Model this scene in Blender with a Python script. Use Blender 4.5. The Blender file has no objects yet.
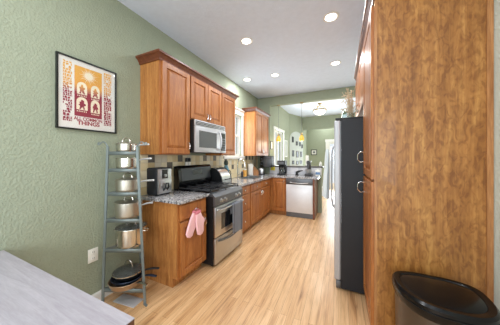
import bpy, bmesh, math, random
from mathutils import Vector, Matrix, Euler
random.seed(7)
PI = math.pi
S = bpy.context.scene
COL = S.collection

# ------------------------------------------------------------------ camera, world, big lights, exposure
cd = bpy.data.cameras.new('camera'); cam = bpy.data.objects.new('camera', cd); COL.objects.link(cam)
cam.location = (0, 0, 1.4); cam.rotation_euler = (PI/2, 0, math.atan(91/197))
cd.sensor_width = 36; cd.lens = 197/500*36; cd.shift_y = -5.5/500; cd.clip_start = .02
S.camera = cam
S.view_settings.view_transform = 'Standard'; S.view_settings.look = 'None'
S.view_settings.exposure = 0.12; S.view_settings.gamma = 1; S.view_settings.use_curve_mapping = False
w = bpy.data.worlds.new('sky'); S.world = w; w.use_nodes = True
bg = w.node_tree.nodes['Background']; bg.inputs[0].default_value = (.86, .93, 1, 1); bg.inputs[1].default_value = .95

def area(name, loc, rot, sx, sy, power, color=(1, 1, 1), spread=PI, shape='RECTANGLE'):
    l = bpy.data.lights.new(name, 'AREA'); l.shape = shape; l.size = sx; l.size_y = sy; l.energy = power
    l.color = color; l.spread = spread
    o = bpy.data.objects.new(name, l); o.location = loc; o.rotation_euler = rot; COL.objects.link(o); return o
# daylight entering through an added, unseen patio window behind the camera, kitchen window, far window and far glass door
area('added_patio_light', (-.75, -2.93, 1.35), (PI/2, 0, PI), 2.5, 2.2, 80, (.84, .93, 1)).rotation_euler = (-PI/2, 0, PI) 
area('added_dining_light', (.81, -1.35, 1.55), (0, PI/2, 0), 1.25, 1.65, 30, (.86, .94, 1))  # added light from an unseen right-hand window, brightens the cabinet faces
area('daylight_kitchen_window', (-2.19, 3.85, 1.92), (0, -PI/2, 0), .9, .7, 11, (.88, .95, 1))
area('daylight_far_window', (-1.84, 6.15, 1.6), (0, -PI/2, 0), 1.2, .85, 20, (.88, .95, 1))
area('daylight_far_door', (-.1, 9.38, 1.1), (-PI/2, 0, 0), .7, 1.9, 58, (.88, .95, 1))

# ------------------------------------------------------------------ materials
def lin(c):
    r = []
    for v in c:
        v /= 255; r.append(v/12.92 if v <= .04045 else ((v+.055)/1.055)**2.4)
    return (*r, 1)
MATS = {}
def mat(name, col, rough=.5, metal=0, spec=.5, emis=None, es=0, trans=0, coat=0, ior=1.45, bump=None):
    m = bpy.data.materials.new(name); m.use_nodes = True; nt = m.node_tree
    b = nt.nodes['Principled BSDF']
    b.inputs['Base Color'].default_value = lin(col); b.inputs['Roughness'].default_value = rough
    b.inputs['Metallic'].default_value = metal; b.inputs['Specular IOR Level'].default_value = spec
    b.inputs['Transmission Weight'].default_value = trans; b.inputs['Coat Weight'].default_value = coat
    b.inputs['IOR'].default_value = ior
    if emis: b.inputs['Emission Color'].default_value = lin(emis); b.inputs['Emission Strength'].default_value = es
    if not emis and not trans:   # slight procedural mottling on every plain surface
        n = nt.nodes.new('ShaderNodeTexNoise'); n.inputs['Scale'].default_value = 14; n.inputs['Detail'].default_value = 3
        tc = nt.nodes.new('ShaderNodeTexCoord'); nt.links.new(tc.outputs['Object'], n.inputs['Vector'])
        mx = nt.nodes.new('ShaderNodeMix'); mx.data_type = 'RGBA'
        c = lin(col); mx.inputs['A'].default_value = tuple(x*.94 for x in c[:3])+(1,)
        mx.inputs['B'].default_value = tuple(min(1, x*1.06) for x in c[:3])+(1,)
        nt.links.new(n.outputs['Fac'], mx.inputs['Factor']); nt.links.new(mx.outputs['Result'], b.inputs['Base Color'])
    if bump:
        sc, st, di = bump
        n2 = nt.nodes.new('ShaderNodeTexNoise'); n2.inputs['Scale'].default_value = sc; n2.inputs['Detail'].default_value = 2
        tc = nt.nodes.new('ShaderNodeTexCoord'); nt.links.new(tc.outputs['Object'], n2.inputs['Vector'])
        bp = nt.nodes.new('ShaderNodeBump'); bp.inputs['Strength'].default_value = st; bp.inputs['Distance'].default_value = di
        nt.links.new(n2.outputs['Fac'], bp.inputs['Height']); nt.links.new(bp.outputs['Normal'], b.inputs['Normal'])
    MATS[name] = m; return m

def ramp(nt, stops):
    r = nt.nodes.new('ShaderNodeValToRGB'); cr = r.color_ramp
    while len(cr.elements) < len(stops): cr.elements.new(.5)
    for e, (p, c) in zip(cr.elements, stops): e.position = p; e.color = lin(c)
    return r
def wood(name, c1, c2, c3, scale=(9, 9, .8), rough=.42, coat=.12, fine=.35, dist=1.2, nscale=2.2, rough_bump=.05):
    m = bpy.data.materials.new(name); m.use_nodes = True; nt = m.node_tree; L = nt.links.new
    b = nt.nodes['Principled BSDF']; b.inputs['Roughness'].default_value = rough; b.inputs['Coat Weight'].default_value = coat
    b.inputs['Coat Roughness'].default_value = .25
    tc = nt.nodes.new('ShaderNodeTexCoord'); mp = nt.nodes.new('ShaderNodeMapping'); mp.inputs['Scale'].default_value = scale
    L(tc.outputs['Object'], mp.inputs['Vector'])
    n = nt.nodes.new('ShaderNodeTexNoise'); n.inputs['Scale'].default_value = nscale; n.inputs['Detail'].default_value = 7
    n.inputs['Roughness'].default_value = .62; n.inputs['Distortion'].default_value = dist
    L(mp.outputs['Vector'], n.inputs['Vector'])
    r = ramp(nt, [(.32, c1), (.5, c2), (.68, c3)]); L(n.outputs['Fac'], r.inputs['Fac'])
    mp2 = nt.nodes.new('ShaderNodeMapping'); mp2.inputs['Scale'].default_value = tuple(s*9 for s in scale); L(tc.outputs['Object'], mp2.inputs['Vector'])
    n2 = nt.nodes.new('ShaderNodeTexNoise'); n2.inputs['Scale'].default_value = 2.5; n2.inputs['Detail'].default_value = 3
    L(mp2.outputs['Vector'], n2.inputs['Vector'])
    r2 = ramp(nt, [(.35, (175, 165, 155)), (.6, (255, 255, 255))]); L(n2.outputs['Fac'], r2.inputs['Fac'])
    mx = nt.nodes.new('ShaderNodeMix'); mx.data_type = 'RGBA'; mx.blend_type = 'MULTIPLY'; mx.inputs['Factor'].default_value = fine
    L(r.outputs['Color'], mx.inputs['A']); L(r2.outputs['Color'], mx.inputs['B']); L(mx.outputs['Result'], b.inputs['Base Color'])
    bp = nt.nodes.new('ShaderNodeBump'); bp.inputs['Strength'].default_value = rough_bump; L(n2.outputs['Fac'], bp.inputs['Height']); L(bp.outputs['Normal'], b.inputs['Normal'])
    MATS[name] = m; return m

wood('cherry', (146, 84, 36), (170, 104, 49), (188, 124, 64))
wood('cherry_dark', (88, 42, 22), (108, 56, 30), (126, 70, 38))
wood('veneer', (152, 94, 42), (184, 122, 64), (204, 146, 84), scale=(16, 16, 1.0), fine=.5, coat=.1, rough=.45)
wood('table_top', (156, 150, 158), (166, 161, 168), (176, 171, 178), scale=(1.2, 14, 14), rough=.45, coat=.1, fine=.12, rough_bump=.02)
wood('block_wood', (150, 95, 50), (175, 120, 70), (195, 140, 90))
mat('walnut_edge', (98, 66, 48), .5)
mat('gap', (48, 26, 14), .8)
mat('steel', (196, 197, 198), .3, 1)
mat('fridge_steel', (186, 188, 192), .5, .45)
mat('backguard_face', (74, 76, 80), .25, .6)
mat('steel_soft', (214, 215, 218), .42, .55)
mat('micro_steel', (190, 191, 194), .42, .6)
mat('washer_front', (226, 227, 230), .4, .3)
mat('chrome', (225, 225, 225), .12, 1)
mat('pot_steel', (205, 200, 190), .22, 1)
mat('pot_satin', (190, 184, 172), .4, 1)
mat('copper_pan', (176, 146, 116), .35, .6)
mat('black_gloss', (12, 12, 14), .12, 0, .6, coat=.3)
mat('black', (20, 20, 22), .45)
mat('black_side', (34, 36, 41), .6, 0, bump=(220, .3, .002))
mat('iron', (52, 52, 55), .35)
mat('dark_glass', (30, 32, 35), .06, 0, .8)
mat('micro_glass', (92, 94, 96), .18, .3, .7)
mat('grey_metal', (110, 112, 116), .4, .8)
mat('rack_metal', (122, 131, 130), .45, .4)
mat('white_paint', (232, 231, 226), .4)
mat('white_plastic', (236, 234, 226), .35)
mat('paper_white', (240, 238, 232), .9)
mat('mat_board', (226, 224, 218), .8)
mat('frame_black', (26, 30, 28), .35)
mat('towel_grey', (120, 124, 132), .95, bump=(160, .5, .004))
mat('towel_stripe', (84, 88, 98), .95)
mat('towel_white', (222, 230, 232), .95, bump=(120, .5, .004))
mat('mitt_pink', (244, 196, 200), .95, bump=(90, .6, .006))
mat('mitt_trim', (206, 120, 132), .95)
mat('yellow_cloth', (232, 208, 70), .9)
mat('orange_sponge', (236, 176, 90), .95, bump=(200, .8, .004))
mat('tan_twig', (206, 188, 160), .9)
mat('brass', (168, 146, 104), .3, .9)
mat('navy_steel', (60, 68, 86), .3, .7)
mat('blue_box', (110, 140, 180), .6)
mat('grout', (196, 186, 166), .8)
mat('tile_a', (226, 210, 170), .35); mat('tile_b', (232, 220, 190), .35); mat('tile_c', (212, 190, 146), .35)
mat('tile_d', (216, 208, 188), .35); mat('tile_dark', (98, 92, 84), .3)
mat('marble', (214, 212, 214), .3); mat('marble_b', (200, 200, 206), .3)
mat('ledge', (96, 92, 90), .3)
mat('trash_steel', (98, 93, 90), .34, .9)
mat('trash_lid', (14, 14, 15), .24, 0, .3)
mat('clear_plastic', (240, 245, 240), .04, 0, .5, trans=.95)
mat('glass', (235, 245, 245), .03, 0, .5, trans=1)
mat('blue_glass', (120, 176, 196), .1, 0, .5, trans=.45)
mat('light_disc', (255, 255, 255), .5, emis=(255, 250, 240), es=9)
mat('dome_glass', (255, 250, 240), .4, emis=(255, 246, 226), es=3.2)
mat('amber_glass', (214, 176, 70), .2, emis=(240, 196, 90), es=.35)
mat('bulb', (255, 240, 200), .4, emis=(255, 236, 170), es=5)
mat('leaf_dark', (48, 66, 60), .5)
mat('arch_pale', (190, 196, 190), .8)
mat('hinge', (24, 24, 26), .5)
mat('print_maroon', (146, 44, 66), .8)
mat('print_orange', (222, 160, 62), .8)
mat('print_cream', (232, 222, 198), .8)

# window pane: clear, lets daylight through
m = bpy.data.materials.new('pane'); m.use_nodes = True; nt = m.node_tree; nt.nodes.clear()
o_ = nt.nodes.new('ShaderNodeOutputMaterial'); t_ = nt.nodes.new('ShaderNodeBsdfTransparent'); g_ = nt.nodes.new('ShaderNodeBsdfGlossy')
g_.inputs['Roughness'].default_value = .02; x_ = nt.nodes.new('ShaderNodeMixShader'); x_.inputs[0].default_value = .06
nt.links.new(t_.outputs[0], x_.inputs[1]); nt.links.new(g_.outputs[0], x_.inputs[2]); nt.links.new(x_.outputs[0], o_.inputs[0]); MATS['pane'] = m

def plaster(name, col, rough=.75, scale=60, strength=.6):
    m = mat(name, col, rough, spec=.3); nt = m.node_tree; b = nt.nodes['Principled BSDF']; L = nt.links.new
    tc = nt.nodes.new('ShaderNodeTexCoord'); n = nt.nodes.new('ShaderNodeTexNoise'); n.inputs['Scale'].default_value = scale
    n.inputs['Detail'].default_value = 3; n.inputs['Roughness'].default_value = .55; L(tc.outputs['Object'], n.inputs['Vector'])
    r = ramp(nt, [(.42, (0, 0, 0)), (.6, (255, 255, 255))]); L(n.outputs['Fac'], r.inputs['Fac'])
    bp = nt.nodes.new('ShaderNodeBump'); bp.inputs['Strength'].default_value = strength; bp.inputs['Distance'].default_value = .004
    L(r.outputs['Color'], bp.inputs['Height']); L(bp.outputs['Normal'], b.inputs['Normal']); return m
plaster('wall_green', (153, 160, 139)); plaster('wall_pale', (220, 228, 220)); plaster('ceiling_paint', (214, 224, 240), scale=30, strength=.15)

# figured maple panel
m = bpy.data.materials.new('figured_panel'); m.use_nodes = True; nt = m.node_tree; L = nt.links.new; b = nt.nodes['Principled BSDF']
b.inputs['Roughness'].default_value = .4; b.inputs['Coat Weight'].default_value = .15
tc = nt.nodes.new('ShaderNodeTexCoord')
mp = nt.nodes.new('ShaderNodeMapping'); mp.inputs['Scale'].default_value = (8, 8, .9); L(tc.outputs['Object'], mp.inputs['Vector'])
n1 = nt.nodes.new('ShaderNodeTexNoise'); n1.inputs['Scale'].default_value = 1.6; n1.inputs['Detail'].default_value = 5; n1.inputs['Distortion'].default_value = 1.6; L(mp.outputs['Vector'], n1.inputs['Vector'])
mp2 = nt.nodes.new('ShaderNodeMapping'); mp2.inputs['Scale'].default_value = (32, 32, 15); mp2.inputs['Rotation'].default_value = (0, .45, 0); L(tc.outputs['Object'], mp2.inputs['Vector'])
n2 = nt.nodes.new('ShaderNodeTexNoise'); n2.inputs['Scale'].default_value = 1.0; n2.inputs['Detail'].default_value = 4; n2.inputs['Distortion'].default_value = 1.2; L(mp2.outputs['Vector'], n2.inputs['Vector'])
mp3 = nt.nodes.new('ShaderNodeMapping'); mp3.inputs['Scale'].default_value = (150, 150, 5); L(tc.outputs['Object'], mp3.inputs['Vector'])
n3 = nt.nodes.new('ShaderNodeTexNoise'); n3.inputs['Scale'].default_value = 1; n3.inputs['Detail'].default_value = 3; L(mp3.outputs['Vector'], n3.inputs['Vector'])
r1 = ramp(nt, [(.3, (148, 96, 42)), (.5, (172, 117, 58)), (.7, (192, 139, 74))]); L(n1.outputs['Fac'], r1.inputs['Fac'])
r2 = ramp(nt, [(.38, (196, 180, 165)), (.5, (235, 230, 225)), (.62, (255, 255, 255))]); L(n2.outputs['Fac'], r2.inputs['Fac'])
r3 = ramp(nt, [(.3, (205, 195, 185)), (.6, (255, 255, 255))]); L(n3.outputs['Fac'], r3.inputs['Fac'])
a1 = nt.nodes.new('ShaderNodeMix'); a1.data_type = 'RGBA'; a1.blend_type = 'MULTIPLY'; a1.inputs['Factor'].default_value = .8
a2 = nt.nodes.new('ShaderNodeMix'); a2.data_type = 'RGBA'; a2.blend_type = 'MULTIPLY'; a2.inputs['Factor'].default_value = .5
L(r1.outputs['Color'], a1.inputs['A']); L(r2.outputs['Color'], a1.inputs['B']); L(a1.outputs['Result'], a2.inputs['A']); L(r3.outputs['Color'], a2.inputs['B'])
L(a2.outputs['Result'], b.inputs['Base Color']); MATS['figured_panel'] = m

# oak strip floor
m = bpy.data.materials.new('oak_floor'); m.use_nodes = True; nt = m.node_tree; L = nt.links.new; b = nt.nodes['Principled BSDF']
b.inputs['Roughness'].default_value = .36; b.inputs['Coat Weight'].default_value = .2; b.inputs['Coat Roughness'].default_value = .2
tc = nt.nodes.new('ShaderNodeTexCoord'); mp = nt.nodes.new('ShaderNodeMapping'); mp.inputs['Rotation'].default_value = (0, 0, PI/2); L(tc.outputs['Object'], mp.inputs['Vector'])
def brick(seedoff, c1, c2, mortar):
    q = nt.nodes.new('ShaderNodeTexBrick'); q.offset = .37; q.offset_frequency = 2; q.squash = 1
    q.inputs['Scale'].default_value = 1; q.inputs['Brick Width'].default_value = 1.25; q.inputs['Row Height'].default_value = .062
    q.inputs['Mortar Size'].default_value = .0011; q.inputs['Mortar Smooth'].default_value = .2; q.inputs['Bias'].default_value = seedoff
    q.inputs['Color1'].default_value = lin(c1); q.inputs['Color2'].default_value = lin(c2); q.inputs['Mortar'].default_value = lin(mortar)
    L(mp.outputs['Vector'], q.inputs['Vector']); return q
q = brick(-.1, (228, 188, 142), (208, 162, 114), (150, 108, 70))
mp2 = nt.nodes.new('ShaderNodeMapping'); mp2.inputs['Scale'].default_value = (14, 1.1, 1); L(tc.outputs['Object'], mp2.inputs['Vector'])
n1 = nt.nodes.new('ShaderNodeTexNoise'); n1.inputs['Scale'].default_value = 1.5; n1.inputs['Detail'].default_value = 6; n1.inputs['Distortion'].default_value = .8; L(mp2.outputs['Vector'], n1.inputs['Vector'])
r1 = ramp(nt, [(.26, (140, 104, 76)), (.36, (222, 206, 188)), (.5, (250, 246, 240)), (.6, (255, 255, 255))]); L(n1.outputs['Fac'], r1.inputs['Fac'])
mp3 = nt.nodes.new('ShaderNodeMapping'); mp3.inputs['Scale'].default_value = (90, 4, 1); L(tc.outputs['Object'], mp3.inputs['Vector'])
n2 = nt.nodes.new('ShaderNodeTexNoise'); n2.inputs['Scale'].default_value = 1.3; n2.inputs['Detail'].default_value = 4; L(mp3.outputs['Vector'], n2.inputs['Vector'])
r2 = ramp(nt, [(.3, (205, 190, 175)), (.55, (255, 255, 255))]); L(n2.outputs['Fac'], r2.inputs['Fac'])
a1 = nt.nodes.new('ShaderNodeMix'); a1.data_type = 'RGBA'; a1.blend_type = 'MULTIPLY'; a1.inputs['Factor'].default_value = .7
a2 = nt.nodes.new('ShaderNodeMix'); a2.data_type = 'RGBA'; a2.blend_type = 'MULTIPLY'; a2.inputs['Factor'].default_value = .5
L(q.outputs['Color'], a1.inputs['A']); L(r1.outputs['Color'], a1.inputs['B']); L(a1.outputs['Result'], a2.inputs['A']); L(r2.outputs['Color'], a2.inputs['B']); L(a2.outputs['Result'], b.inputs['Base Color'])
bp = nt.nodes.new('ShaderNodeBump'); bp.inputs['Strength'].default_value = .15; bp.invert = True; L(q.outputs['Fac'], bp.inputs['Height']); L(bp.outputs['Normal'], b.inputs['Normal'])
MATS['oak_floor'] = m

# granite
def granite(name, dark, mid, light):
    m = bpy.data.materials.new(name); m.use_nodes = True; nt = m.node_tree; L = nt.links.new; b = nt.nodes['Principled BSDF']
    b.inputs['Roughness'].default_value = .16; b.inputs['Coat Weight'].default_value = .3
    tc = nt.nodes.new('ShaderNodeTexCoord'); n = nt.nodes.new('ShaderNodeTexNoise'); n.inputs['Scale'].default_value = 70; n.inputs['Detail'].default_value = 6; n.inputs['Roughness'].default_value = .8
    L(tc.outputs['Object'], n.inputs['Vector']); r = ramp(nt, [(.4, dark), (.5, mid), (.6, light)]); L(n.outputs['Fac'], r.inputs['Fac'])
    v = nt.nodes.new('ShaderNodeTexVoronoi'); v.inputs['Scale'].default_value = 75; L(tc.outputs['Object'], v.inputs['Vector'])
    h = nt.nodes.new('ShaderNodeRGBToBW'); L(v.outputs['Color'], h.inputs[0]); r3 = ramp(nt, [(.25, (60, 56, 58)), (.4, (140, 138, 142)), (.6, (176, 176, 180)), (.8, (236, 232, 226))]); L(h.outputs[0], r3.inputs['Fac'])
    x = nt.nodes.new('ShaderNodeMix'); x.data_type = 'RGBA'; x.inputs['Factor'].default_value = .6; L(r.outputs['Color'], x.inputs['A']); L(r3.outputs['Color'], x.inputs['B'])
    L(x.outputs['Result'], b.inputs['Base Color']); MATS[name] = m
granite('granite', (66, 62, 66), (142, 136, 138), (208, 202, 196))

# screen print: colour runs from ochre at the top to maroon at the bottom of the sheet
def print_mat(name):
    m = bpy.data.materials.new(name); m.use_nodes = True; nt = m.node_tree; L = nt.links.new; b = nt.nodes['Principled BSDF']; b.inputs['Roughness'].default_value = .8
    tc = nt.nodes.new('ShaderNodeTexCoord'); sp = nt.nodes.new('ShaderNodeSeparateXYZ'); L(tc.outputs['Object'], sp.inputs[0])
    mr = nt.nodes.new('ShaderNodeMapRange'); mr.inputs['From Min'].default_value = .1; mr.inputs['From Max'].default_value = .6; L(sp.outputs['Z'], mr.inputs['Value'])
    r = ramp(nt, [(.3, (140, 42, 66)), (.48, (150, 50, 66)), (.62, (222, 160, 66)), (1, (222, 166, 62))]); L(mr.outputs[0], r.inputs['Fac']); L(r.outputs['Color'], b.inputs['Base Color']); MATS[name] = m
print_mat('print_ink')

# ------------------------------------------------------------------ mesh builder
class MB:
    def __init__(s): s.bm = bmesh.new()
    def _mark(s, verts, mi, smooth=True):
        fs = set()
        for v in verts:
            for f in v.link_faces: fs.add(f)
        for f in fs: f.material_index = mi; f.smooth = smooth
    def box(s, x0, x1, y0, y1, z0, z1, mi=0, bev=0, seg=2, rot=None):
        t = bmesh.new(); r = bmesh.ops.create_cube(t, size=1)
        for v in t.verts: v.co = Vector(((x0+x1)/2+v.co.x*(x1-x0), (y0+y1)/2+v.co.y*(y1-y0), (z0+z1)/2+v.co.z*(z1-z0)))
        if bev: bmesh.ops.bevel(t, geom=list(t.edges), offset=bev, segments=seg, profile=.5, affect='EDGES')
        if rot: bmesh.ops.transform(t, matrix=rot, verts=t.verts)
        return s.merge(t, mi)
    def merge(s, t, mi=None, smooth=True):
        mp = {}
        for v in t.verts: mp[v] = s.bm.verts.new(v.co)
        for f in t.faces:
            try:
                g = s.bm.faces.new([mp[v] for v in f.verts]); g.smooth = smooth; g.material_index = f.material_index if mi is None else mi
            except ValueError: pass
        t.free(); return s
    def faces(s, vs, fs, mi=0, smooth=True):
        bv = [s.bm.verts.new(v) for v in vs]
        for f in fs:
            g = s.bm.faces.new([bv[i] for i in f]); g.material_index = mi; g.smooth = smooth
        return s
    def lathe(s, prof, c=(0, 0, 0), seg=32, mi=0, mtx=None, sx=1, sy=1, arc=None):
        c = Vector(c); rings = []
        for r, z in prof:
            if r < 1e-6:
                p = Vector((0, 0, z)); p = (mtx @ p if mtx else p)+c; rings.append([s.bm.verts.new(p)])
            else:
                ring = []
                for i in range(seg):
                    a = 2*PI*i/seg; p = Vector((r*math.cos(a)*sx, r*math.sin(a)*sy, z)); p = (mtx @ p if mtx else p)+c; ring.append(s.bm.verts.new(p))
                rings.append(ring)
        for a, b in zip(rings, rings[1:]):
            for i in range(seg):
                j = (i+1) % seg
                if len(a) == 1 and len(b) == 1: continue
                if len(a) == 1: f = s.bm.faces.new([a[0], b[j], b[i]])
                elif len(b) == 1: f = s.bm.faces.new([a[i], a[j], b[0]])
                else: f = s.bm.faces.new([a[i], a[j], b[j], b[i]])
                f.material_index = mi; f.smooth = True
        return s
    def cyl(s, p0, p1, r, seg=16, mi=0, r2=None):
        p0, p1 = Vector(p0), Vector(p1); d = p1-p0; L_ = d.length; q = d.to_track_quat('Z', 'Y').to_matrix()
        r2 = r if r2 is None else r2
        return s.lathe([(0, 0), (r, 0), (r2, L_), (0, L_)], p0, seg, mi, q)
    def tube(s, pts, r, seg=8, mi=0, closed=False, flat=1.0, up=None):
        pts = [Vector(p) for p in pts]; n = len(pts); rings = []; prev = None
        for i, p in enumerate(pts):
            if closed: d = pts[(i+1) % n]-pts[i-1]
            else: d = pts[min(i+1, n-1)]-pts[max(i-1, 0)]
            d.normalize()
            if prev is None:
                u = Vector(up) if up else (Vector((0, 0, 1)) if abs(d.z) < .9 else Vector((1, 0, 0)))
            else: u = prev
            u = (u-d*u.dot(d)).normalized(); v = d.cross(u); prev = u
            rr = r[i] if isinstance(r, (list, tuple)) else r
            rings.append([s.bm.verts.new(p+u*math.cos(2*PI*k/seg)*rr*flat+v*math.sin(2*PI*k/seg)*rr) for k in range(seg)])
        m = n if closed else n-1
        for i in range(m):
            a, b = rings[i], rings[(i+1) % n]
            for k in range(seg):
                l = (k+1) % seg; f = s.bm.faces.new([a[k], a[l], b[l], b[k]]); f.material_index = mi; f.smooth = True
        if not closed:
            for rg in (rings[0], rings[-1]):
                f = s.bm.faces.new(rg); f.material_index = mi
        return s
    def prism(s, poly, a0, a1, plane='xy', mi=0, bev=0, smooth=True):
        """extrude 2-D outline; plane xy -> along z, xz -> along y, yz -> along x"""
        def P(p, a): return {'xy': (p[0], p[1], a), 'xz': (p[0], a, p[1]), 'yz': (a, p[0], p[1])}[plane]
        t = bmesh.new(); A = [t.verts.new(P(p, a0)) for p in poly]; B = [t.verts.new(P(p, a1)) for p in poly]; n = len(poly)
        fa = t.faces.new(A); fb = t.faces.new(B[::-1])
        for i in range(n): t.faces.new([A[i], B[i], B[(i+1) % n], A[(i+1) % n]])
        if bev:
            es = [e for e in t.edges if (e in fa.edges or e in fb.edges)]
            bmesh.ops.bevel(t, geom=es, offset=bev, segments=2, profile=.5, affect='EDGES')
        bmesh.ops.recalc_face_normals(t, faces=t.faces)
        return s.merge(t, mi, smooth)
    def sweep(s, path, prof, mi=0, side=1):
        """mitred moulding: path of xy points, profile of (out, z)"""
        P = [Vector((p[0], p[1])) for p in path]; n = len(P); rings = []
        for i in range(n):
            ds = []
            if i > 0: ds.append((P[i]-P[i-1]).normalized())
            if i < n-1: ds.append((P[i+1]-P[i]).normalized())
            ns = [Vector((d.y, -d.x))*side for d in ds]
            if len(ns) == 2:
                nn = (ns[0]+ns[1]).normalized(); nn = nn/max(.2, nn.dot(ns[0]))
            else: nn = ns[0]
            rings.append([s.bm.verts.new((P[i].x+nn.x*o, P[i].y+nn.y*o, z)) for o, z in prof])
        k = len(prof)
        for i in range(n-1):
            for j in range(k):
                l = (j+1) % k; f = s.bm.faces.new([rings[i][j], rings[i+1][j], rings[i+1][l], rings[i][l]]); f.material_index = mi
        for rg in (rings[0], rings[-1]): s.bm.faces.new(rg).material_index = mi
        return s
    def door(s, x0, x1, z0, z1, y=0, t=.02, rail=.058, mi=0, raise_=.026, slab=False):
        """raised-panel front standing on plane y, facing -y"""
        if slab: R = [(0, 0), (0, -t*.55), (.006, -t*.8), (.012, -t), ]
        else: R = [(0, 0), (0, -t+.004), (.004, -t), (rail, -t), (rail+.003, -t+.004), (rail+.006, -t+.014), (rail+.012, -t+.014), (rail+.012+raise_, -t+.003), (rail+.015+raise_, -t+.002)]
        rings = []
        for ins, dy in R:
            rings.append([s.bm.verts.new(p) for p in ((x0+ins, y+dy, z0+ins), (x1-ins, y+dy, z0+ins), (x1-ins, y+dy, z1-ins), (x0+ins, y+dy, z1-ins))])
        for a, b in zip(rings, rings[1:]):
            for i in range(4):
                j = (i+1) % 4; s.bm.faces.new([a[i], a[j], b[j], b[i]]).material_index = mi
        s.bm.faces.new(rings[-1]).material_index = mi; s.bm.faces.new(rings[0][::-1]).material_index = mi
        return s
    def build(s, name, mats, parent=None, loc=(0, 0, 0), rot=(0, 0, 0), recalc=True, sharp=.6, **props):
        bm = s.bm
        if recalc: bmesh.ops.recalc_face_normals(bm, faces=bm.faces)
        for e in bm.edges:
            if len(e.link_faces) == 2 and e.calc_face_angle(0) > sharp: e.smooth = False
        me = bpy.data.meshes.new(name); bm.to_mesh(me); bm.free()
        if isinstance(mats, str): mats = [mats]
        for k in mats: me.materials.append(MATS[k])
        o = bpy.data.objects.new(name, me); COL.objects.link(o); o.location = loc; o.rotation_euler = rot
        if parent: o.parent = parent
        for k, v in props.items(): o[k] = v
        return o
def tag(o, label, cat, group=None, kind=None):
    o['label'] = label; o['category'] = cat
    if group: o['group'] = group
    if kind: o['kind'] = kind
    return o
def thing(name, label, cat, loc=(0, 0, 0), rz=0, group=None):
    o = bpy.data.objects.new(name, None); COL.objects.link(o); o.empty_display_size = .05
    o.location = loc; o.rotation_euler = (0, 0, rz); return tag(o, label, cat, group)
def dup(root, loc, rz=None, label=None):
    r = root.copy(); COL.objects.link(r); r.location = loc
    if rz is not None: r.rotation_euler = (0, 0, rz)
    if label: r['label'] = label
    for ch in list(root.children):
        c = ch.copy(); COL.objects.link(c); c.parent = r
        for g in list(ch.children):
            d = g.copy(); COL.objects.link(d); d.parent = c
    return r
def struct(name, mb, mats, **k): return mb.build(name, mats, kind='structure', **k)

# ------------------------------------------------------------------ room shell
XL, XR, XF, CZ = -2.15, .83, -1.8, 3.06
struct('floor', MB().box(-2.3, 1.0, -3.1, 9.6, -.1, 0), 'oak_floor')
struct('ceiling', MB().box(-2.3, 1.0, -3.1, 9.6, CZ, CZ+.1), 'ceiling_paint')
# kitchen window hole y 3.42..4.18, z 1.42..2.38
b = MB()
b.box(XL-.15, XL, -3.1, 3.42, 0, CZ).box(XL-.15, XL, 4.18, 5.2, 0, CZ).box(XL-.15, XL, 3.42, 4.18, 0, 1.42).box(XL-.15, XL, 3.42, 4.18, 2.38, CZ)
struct('wall_left', b, 'wall_green')
# narrower stretch of the left wall beyond the header (window y 5.62..6.62, z .95..2.24)
b = MB(); A = (XF, 7.44); B = (-1.44, 8.4)
b.box(XL-.15, XF, 5.201, 5.62, 0, CZ).box(XF-.15, XF, 6.62, 7.44, 0, CZ).box(XF-.15, XF, 5.62, 6.62, 0, .95).box(XF-.15, XF, 5.62, 6.62, 2.24, CZ)
b.prism([A, B, (-1.44, 9.41), (-1.6, 9.41), (-1.6, 8.5), (XF-.15, 7.44)], 0, CZ)
struct('wall_far_left', b, 'wall_green')
b = MB(); b.box(XR, XR+.15, -3.1, -2.2, 0, CZ).box(XR, XR+.15, -.5, 9.6, 0, CZ).box(XR, XR+.15, -2.2, -.5, 0, .9).box(XR, XR+.15, -2.2, -.5, 2.2, CZ)
struct('wall_right', b, 'wall_pale')
b = MB(); b.box(XR+.05, XR+.1, -2.2, -2.14, .9, 2.2).box(XR+.05, XR+.1, -.56, -.5, .9, 2.2).box(XR+.05, XR+.1, -1.38, -1.32, .96, 2.14).box(XR+.05, XR+.1, -2.14, -.56, .9, .96).box(XR+.05, XR+.1, -2.14, -.56, 2.14, 2.2)
struct('added_window_4', b, 'white_paint')  # out-of-view window, added so side light reaches the cabinet faces
b = MB(); b.box(-1.44, -.5, 9.4, 9.55, 0, CZ).box(.3, XR, 9.4, 9.55, 0, CZ).box(-.5, .3, 9.4, 9.55, 2.06, CZ)
struct('wall_back', b, 'wall_green')
struct('trim_1', MB().box(-1.439, XR-.001, 8.4, 8.55, 2.53, CZ-.001), 'wall_green')          # dropped header in the far room
struct('trim_2', MB().box(XF+.001, XR-.001, 5.2, 5.35, 2.83, CZ-.001), 'wall_green')         # header over the peninsula
b = MB(); b.box(-2.15, -2.02, -3.1, -2.95, 0, CZ).box(.55, XR, -3.1, -2.95, 0, CZ).box(-2.02, .55, -3.1, -2.95, 2.46, CZ).box(-2.02, .55, -3.1, -2.95, 0, .1)
struct('wall_front', b, 'wall_green')
b = MB()
for x0, x1 in ((-2.02, -1.94), (-.775, -.695), (.47, .55)): b.box(x0, x1, -3.06, -2.98, .1, 2.46)
b.box(-1.94, .47, -3.06, -2.98, .1, .18).box(-1.94, .47, -3.06, -2.98, 2.38, 2.46)
struct('added_window_1', b, 'white_paint')  # out-of-view patio window, added to carry the main room light
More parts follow.
